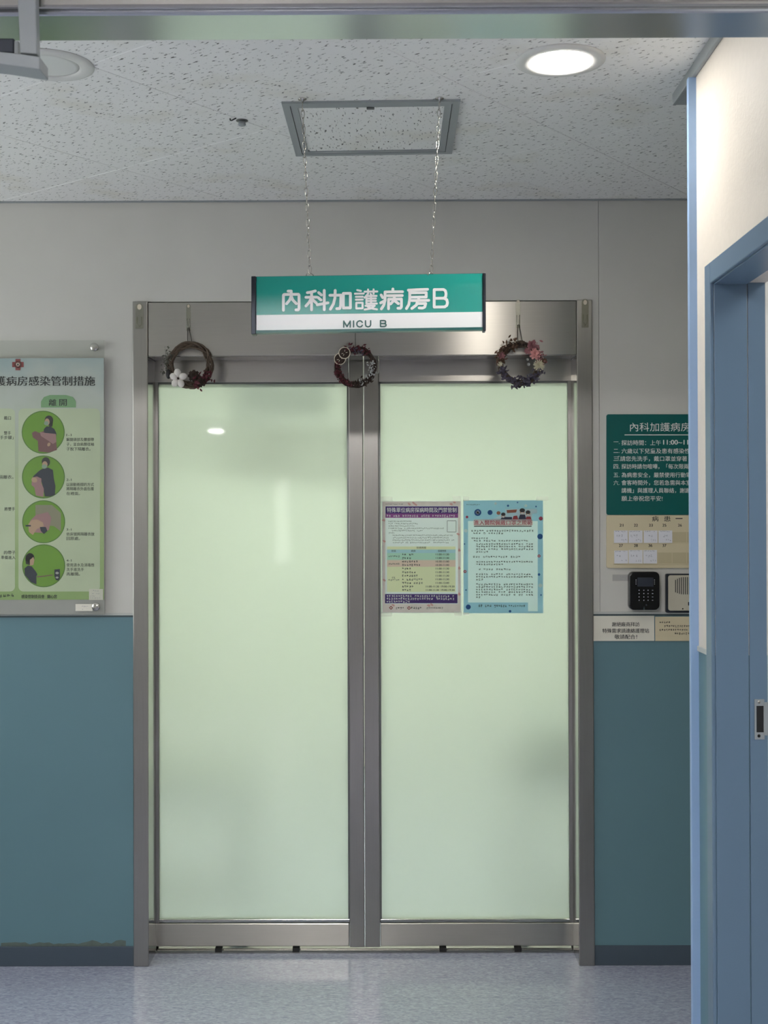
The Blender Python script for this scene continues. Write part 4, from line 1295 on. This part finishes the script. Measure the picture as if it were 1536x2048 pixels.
# ------------------------------------------------------------------ posters on the glass
def paper_mat(name, rgb, f=0.6, var=0.0, vscale=20.0):
    mm = bpy.data.materials.new(name)
    mm.use_nodes = True
    nt = mm.node_tree
    for n in list(nt.nodes):
        if n.type != 'OUTPUT_MATERIAL':
            nt.nodes.remove(n)
    out = [n for n in nt.nodes if n.type == 'OUTPUT_MATERIAL'][0]
    c = lin(rgb)
    df = nt.nodes.new('ShaderNodeBsdfDiffuse'); tr = nt.nodes.new('ShaderNodeBsdfTranslucent')
    for b in (df, tr): b.inputs[0].default_value = (*c, 1)
    if var > 0:
        tc = nt.nodes.new('ShaderNodeTexCoord'); n = nt.nodes.new('ShaderNodeTexNoise'); n.inputs['Scale'].default_value = vscale
        nt.links.new(tc.outputs['Object'], n.inputs['Vector'])
        mx = nt.nodes.new('ShaderNodeMix'); mx.data_type = 'RGBA'
        mx.inputs['A'].default_value = (*[x * (1 - var) for x in c], 1); mx.inputs['B'].default_value = (*[min(1, x * (1 + var)) for x in c], 1)
        nt.links.new(n.outputs['Fac'], mx.inputs['Factor'])
        for b in (df, tr): nt.links.new(mx.outputs['Result'], b.inputs[0])
    ms = nt.nodes.new('ShaderNodeMixShader'); ms.inputs[0].default_value = f
    nt.links.new(df.outputs[0], ms.inputs[1]); nt.links.new(tr.outputs[0], ms.inputs[2]); nt.links.new(ms.outputs[0], out.inputs[0])
    return mm
YG = YD + .0088         # sheets taped on the pane
M['plum'] = paper_mat('plum_print', (96, 74, 134), 0.7)
M['magenta'] = paper_mat('magenta_print', (160, 96, 158), 0.7)
M['rose_paper'] = paper_mat('rose_paper', (240, 226, 224), 0.7, var=.12, vscale=30)
M['grey_paper'] = paper_mat('white_sheet', (240, 243, 245), 0.7)
M['t_blue'] = paper_mat('blue_row', (198, 228, 236), 0.7)
M['t_green'] = paper_mat('green_row', (202, 233, 218), 0.7)
M['t_rose'] = paper_mat('rose_row', (244, 220, 208), 0.7)
M['t_yellow'] = paper_mat('yellow_row', (246, 245, 212), 0.7)
M['sky_blue'] = paper_mat('light_blue_sheet', (186, 220, 236), 0.7, var=.05, vscale=20)
M['pale_blue'] = paper_mat('pale_blue_panel', (236, 246, 248), 0.7)
M['pinkprint'] = paper_mat('pink_print', (206, 92, 116), 0.7)
M['bluedot'] = paper_mat('blue_print', (84, 118, 176), 0.7)
M['orange'] = paper_mat('orange_print', (200, 130, 110), 0.7)
M['rosebud'] = paper_mat('rosebud_print', (230, 184, 184), 0.7)
M['tape_white'] = paper_mat('milky_tape', (253, 253, 250), 0.85)
M['white_back'] = paper_mat('white_paper_print', (236, 238, 236), 0.7)
P = Print(YG)
q0 = W(844, 1225, YG)
t = thing('glass_poster', 'white and plum visiting-hours poster taped on the right glass leaf', 'poster', (q0.x, YG, q0.z))
sheet('sheet', 764, 1002, 922, 1226, YG, .0006, M['grey_paper'], t)
for x0, y0, x1, y1 in ((765, 1003, 921, 1012), (765, 1208, 921, 1225), (765, 1012, 770.5, 1208), (915.8, 1012, 921, 1208)):
    q = MB(); P.rect(q, x0, y0, x1, y1, 1); build('rose_border', q, M['rose_paper'], t)
q = MB(); P.rect(q, 771, 1012.8, 916, 1027, 1.6); build('title_banner', q, M['plum'], t)
q = MB(); P.rect(q, 771, 1027, 916, 1035.5, 1.6); build('subtitle_banner', q, M['magenta'], t)
q = MB(); P.rect(q, 770, 1188, 915, 1206.5, 1.6); build('bottom_banner', q, M['plum'], t)
P.text((t, M['white']), '特殊單位病房探病時間及門禁管制', 774, 913, 1020, 10, 2.4, bold=.012)
q = MB()
P.scrawl(q, 773, 913, 1031.5, 4.6, 4.6, 2.4, 6)
P.scrawl(q, 773, 912, 1192, 4.4, 4.7, 2.4, 6); P.scrawl(q, 773, 911, 1197.5, 4.4, 4.7, 2.4, 6); P.scrawl(q, 773, 822, 1203, 4.4, 4.7, 2.4, 6)
build('small_print', q, M['white'], t, kind='stuff')
cols = [('t_yellow', 774, 1093, 911, 1099), ('t_blue', 774, 1099, 911, 1106), ('t_green', 774, 1106, 911, 1120), ('t_rose', 774, 1120, 911, 1133.5), ('t_yellow', 774, 1133.5, 911, 1184)]
for k, (mt, a, b, c2, d) in enumerate(cols):
    q = MB(); P.rect(q, a, b, c2, d, 1.6); build('table_band', q, M[mt], t)
q = MB()
P.scrawl(q, 771, 808, 1008.3, 2.6, 3, 2.4, 4)
for x0, x1, y in ((777, 826, 1042.5), (777, 838, 1047.2), (777, 830, 1051.8), (777, 888, 1056.6), (784, 848, 1061.3), (777, 790, 1066), (785, 908, 1070.6), (786, 900, 1075.4), (785, 911, 1080.2), (786, 902, 1085)):
    P.scrawl(q, x0, x1, y, 2.8, 3.1, 2.4, 4)
P.text(q, '探病時間', 833, 852, 1095.3, 4.4, 2.4)
P.text(q, '病房', 822, 831, 1101.8, 4.2, 2.4); P.text(q, '探病時間', 876, 892, 1101.8, 4.2, 2.4); P.text(q, '院區', 783, 792, 1101.8, 4.2, 2.4)
rows = [(1108.8, 24, '11:00-11:30'), (1116, 20, '11:00-11:30'), (1123, 34, '10:30-11:00'), (1130, 44, '10:30-11:00'), (1137.2, 21, '11:00-11:30'), (1144.4, 29, '11:00-11:30'), (1151.4, 33, '11:00-11:30'), (1158.6, 42, '11:00-11:30'), (1165.8, 44, '11:00-12:00')]
for y, w, s in rows:
    P.scrawl(q, 804, 804 + w, y, 4.2, 4.7, 2.4, 6); P.text(q, s, 871.5, 898, y, 3.6, 2.4, bold=.01)
for y, w in ((1173, 26), (1180, 21)):
    P.scrawl(q, 804, 804 + w, y, 4.2, 4.7, 2.4, 6)
    P.text(q, '11:00-11:30', 852, 878, y, 3.6, 2.4, bold=.01); P.text(q, '19:00-19:30', 882, 909, y, 3.6, 2.4, bold=.01)
P.scrawl(q, 777, 800, 1112.6, 3.4, 3.8, 2.4, 5); P.scrawl(q, 777, 800, 1127.6, 3.4, 3.8, 2.4, 5); P.scrawl(q, 784, 792, 1155, 3, 3.8, 2.4, 5); P.scrawl(q, 777, 800, 1159.6, 3.4, 3.8, 2.4, 5)
P.scrawl(q, 787, 811, 1215.5, 4.6, 4.4, 2.4, 6); P.scrawl(q, 822, 845, 1215.5, 4.6, 4.4, 2.4, 6); P.scrawl(q, 849, 887, 1215.8, 3.4, 3.8, 2.4, 5)
build('small_print', q, M['ink'], t, kind='stuff')
q = MB()
for a, b in ((782, 1215.5), (818, 1216)):
    q = MB(); P.line(q, [(a, b - 3), (a + 3, b), (a, b + 3), (a - 3, b), (a, b - 3)], 1.4, 2.4)
    build('emblem', q, M['red'], t)
q = MB()
for a, b in ((818, 1008), (827, 1006), (831, 1009), (902, 1008), (908, 1004), (916, 1068), (918, 1136), (768, 1160), (768, 1082), (857, 1210.5), (863, 1209), (786, 1210), (918, 1100), (767, 1040), (918, 1188)):
    P.ell(q, a, b, 3.2, 1.8, 1.2, 10, a * .7); P.ell(q, a + 1.5, b + 1, 2, 2, 1.4, 8)
build('flower_print', q, M['rosebud'], t, kind='stuff')
q = MB(); P.line(q, [(894.5, 1041.5), (912, 1041.5), (912, 1064), (894.5, 1064), (894.5, 1041.5)], .7, 2.4, False); build('print_frame', q, M['ink'], t)
def tapes(par, lst):
    for (x0, y0, x1, y1) in lst:
        sheet('tape', x0, y0, x1, y1, YG - .0006, .0004, M['tape_white'], par)
tapes(t, [(761, 993, 785, 1003.5), (905, 992, 921.5, 1003), (762, 1224, 784, 1233), (908, 1223, 924, 1232)])

q0 = W(1005, 1226, YG)
t = thing('glass_poster', 'light blue mask-rule poster taped on the right glass leaf', 'poster', (q0.x, YG, q0.z))
sheet('sheet', 926.5, 1000, 1086.5, 1227, YG, .0006, M['pale_blue'], t)
for x0, y0, x1, y1 in ((927.5, 1001, 1085.5, 1042), (927.5, 1205, 1056, 1226), (1056, 1222.5, 1085.5, 1226), (1075.5, 1205, 1085.5, 1222.5), (927.5, 1042, 936, 1205), (1075.5, 1042, 1085.5, 1205)):
    q = MB(); P.rect(q, x0, y0, x1, y1, 1); build('blue_border', q, M['sky_blue'], t)
q = MB(); P.poly(q, [(978, 1042), (990, 1036), (1010, 1025), (1010, 1018), (1074, 1018), (1074, 1026), (1064, 1028), (1064, 1042)], 1.2); build('building_print', q, M['grey_paper'], t)
# little family over the heading
for hx, hy, r in ((1006.5, 1030, 4.4), (1044.5, 1022.5, 5.4), (1056, 1026, 4.8)):
    pic(t, 'figure_face', 'skin', 2.0, (hx, hy + 1.6, r * .9, r * .95, 0))
    pic(t, 'figure_mask', 'white_back', 2.4, (hx, hy + r * .8, r * .62, r * .42, 0))
    pic(t, 'figure_hair', 'hair', 2.2, (hx, hy - r * .35, r, r * .75, 0))
pic(t, 'figure_clothes', 'navy', 1.8, [(1000, 1040), (1004, 1034), (1010, 1034), (1024, 1034), (1024, 1040)], [(1036, 1040), (1040, 1029), (1050, 1029), (1053, 1040)])
pic(t, 'figure_clothes', 'red', 1.9, [(1024, 1040), (1027, 1032), (1034, 1031), (1037, 1040)], [(1051, 1040), (1053, 1033), (1061, 1033), (1063, 1040)])
pic(t, 'figure_banner', 'orange', 2.0, [(1013, 1020), (1034, 1019), (1032, 1025), (1014, 1026)], (997, 1026, 4, 3.6, 0))
q = MB(); P.rect(q, 948, 1051.9, 1063, 1053.4, 2.6); build('heading_shadow', q, M['ink'], t)
q = MB(); P.rrect(q, 946.5, 1038.5, 1065.5, 1051.8, 4, 3.0); build('heading_outline', q, M['rose_paper'], t)
P.text((t, M['pinkprint']), '進入醫院佩戴口罩之規範', 948, 1064, 1045.4, 9.6, 3.4, bold=.014)
q = MB()
rowsR = [(943, 1068, 1061.5), (947, 1006, 1066.4), (942, 978, 1076.4), (947, 1058, 1081.5), (952, 1068, 1088), (952, 1068, 1093), (952, 1068, 1098.3), (952, 976, 1103.5), (946, 1044, 1113.5), (952, 1068, 1123.4), (952, 1006, 1128.6), (952, 1022, 1138.5),
         (952, 1064, 1148.3), (952, 1068, 1153.5), (952, 968, 1158.8), (952, 1068, 1168.5), (952, 1068, 1173.8), (952, 1062, 1178.9), (952, 1068, 1184), (952, 1068, 1189.4), (952, 964, 1194.2)]
for x0, x1, y in rowsR:
    P.scrawl(q, x0, x1, y, 3.5, 5.0, 2, 6)
P.scrawl(q, 933, 960, 1009.3, 2.6, 3, 2, 4)
P.scrawl(q, 957, 984, 1211.5, 5, 4.4, 2, 6); P.scrawl(q, 988, 1014, 1211.5, 5, 4.4, 2, 6); P.scrawl(q, 1017, 1050, 1211.5, 3.6, 4.2, 2, 6)
build('small_print', q, M['ink'], t, kind='stuff')
q = MB()
for x, y, r in ((955.5, 1025, 7), (980, 1025, 5), (936.5, 1214, 5), (1080, 1073, 5.5), (1016, 1011.5, 2.2), (1035, 1005, 1.5), (1072, 1013, 1.6), (929, 1088, 1.4), (1078, 1149, 2.6), (932, 1180, 1.5), (1020, 1222.5, 2.6), (1082, 1190, 1.6)):
    P.ell(q, x, y, r, r, 1.3, 16)
build('blue_dots', q, M['bluedot'], t, kind='stuff')
q = MB()
for x, y, r in ((934, 1034, 2.6), (1081.5, 1037, 4), (1078, 1112, 3), (930, 1143, 3)):
    P.ell(q, x, y, r, r, 1.3, 16)
build('pink_dots', q, M['pinkprint'], t, kind='stuff')
q = MB()
P.rect(q, 953.7, 1021, 957.3, 1029, 1.8); P.rect(q, 951.5, 1023.2, 959.5, 1026.8, 1.8)
for x, y, r in ((991, 1007, 2.6), (1051.5, 1011.5, 3), (931.5, 1061.5, 3.6), (1080.5, 1171, 4), (1078, 1112, 1.3), (930, 1143, 1.3)):
    P.ell(q, x, y, r, r, 1.8, 12)
build('white_marks', q, M['white_back'], t, kind='stuff')
tapes(t, [(926, 993, 938, 1002), (1072, 993, 1097, 1001.5), (926, 1225, 938, 1231)])
t_tag = None

# ------------------------------------------------------------------ closer bracket at the near doorway
def on_under(px, py, z):
    d = W(px, py, 2.0) - CAM
    return CAM + d * ((z - CAMZ) / d.z)
yb = YH0 - .035
tl = W(33, 0, yb)
t = thing('door_closer_bracket', 'grey door closer arm and bracket at the top left edge of the near doorway', 'door closer', (W(40, 130, yb).x, yb, W(40, 138, yb).z))
q = MB()
pa = [W(32, -60, yb), W(40, 106, yb), W(74, 108, yb), W(70, -60, yb)]
build('arm', MB().prism(pa, (0, .018, 0)), M['grey_metal'], t, bevel=.0015)
pp = [W(-90, 82, yb - .004), W(-90, 118, yb - .004), W(0, 127, yb - .004), W(79.5, 139, yb - .004), W(79.5, 113, yb - .004), W(40, 107, yb - .004), W(0, 103, yb - .004)]
build('plate', MB().prism(pp, (0, .045, 0)), M['grey_metal'], t, bevel=.0015)
ph = [W(-90, 76, yb + .016), W(-90, 104, yb + .016), W(28, 106, yb + .016), W(28, 76, yb + .016)]
build('housing', MB().prism(ph, (0, .03, 0)), M['alum'], t, bevel=.002)
pq = [W(28.5, 82, yb + .012), W(28.5, 108, yb + .012), W(36, 108, yb + .012), W(36, 82, yb + .012)]
build('spring_post', MB().prism(pq, (0, .02, 0)), M['grey_metal'], t)
ps_ = W(44, 145, yb)

# ------------------------------------------------------------------ guessed ward furniture, added to darken soft patches in the frosted panes
M['ward_dark'] = mat('ward_dark_paint', (92, 98, 100), 0.6)
M['ward_grey'] = mat('ward_grey_paint', (110, 118, 122), 0.6)
t = thing('added_cart', 'guessed dark low cart, added to darken a soft patch of the right frosted pane', 'cart', (.62, 5.1, 0))
build('body', MB().box(.50, .90, 4.95, 5.30, .44, .62), M['ward_dark'], t, bevel=.01)
build('top', MB().box(.48, .92, 4.93, 5.32, .62, .65), M['ward_grey'], t, bevel=.005)
for x in (.53, .85):
    for y in (4.98, 5.25):
        build('leg', MB().box(x, x + .025, y, y + .025, .05, .44), M['ward_grey'], t)
        build('wheel', MB().lathe((x + .002, y + .0125, .0255), (1, 0, 0), [(.025, 0), (.025, .02)], 14), M['ward_dark'], t)
t = thing('added_sign', 'guessed dark hanging sign, added to darken an upper patch of the left frosted pane', 'sign', (-.40, 4.6, 1.84))
build('panel', MB().box(-.56, -.22, 4.59, 4.61, 1.84, 1.98), M['ward_dark'], t, bevel=.003)
for x in (-.52, -.26):
    build('rod', MB().ring_path([(x, 4.6, 1.975), (x, 4.6, HC - .0005)], .004, 8), M['ward_grey'], t)
t = thing('added_bench', 'guessed grey bench, added to darken a lower patch of the left frosted pane', 'bench', (-.95, 5.1, 0))
build('seat', MB().box(-1.35, -.55, 4.95, 5.3, .40, .46), M['ward_dark'], t, bevel=.01)
for x in (-1.3, -.64):
    for y in (4.97, 5.24):
        build('leg', MB().box(x, x + .04, y, y + .04, 0, .40), M['ward_grey'], t)
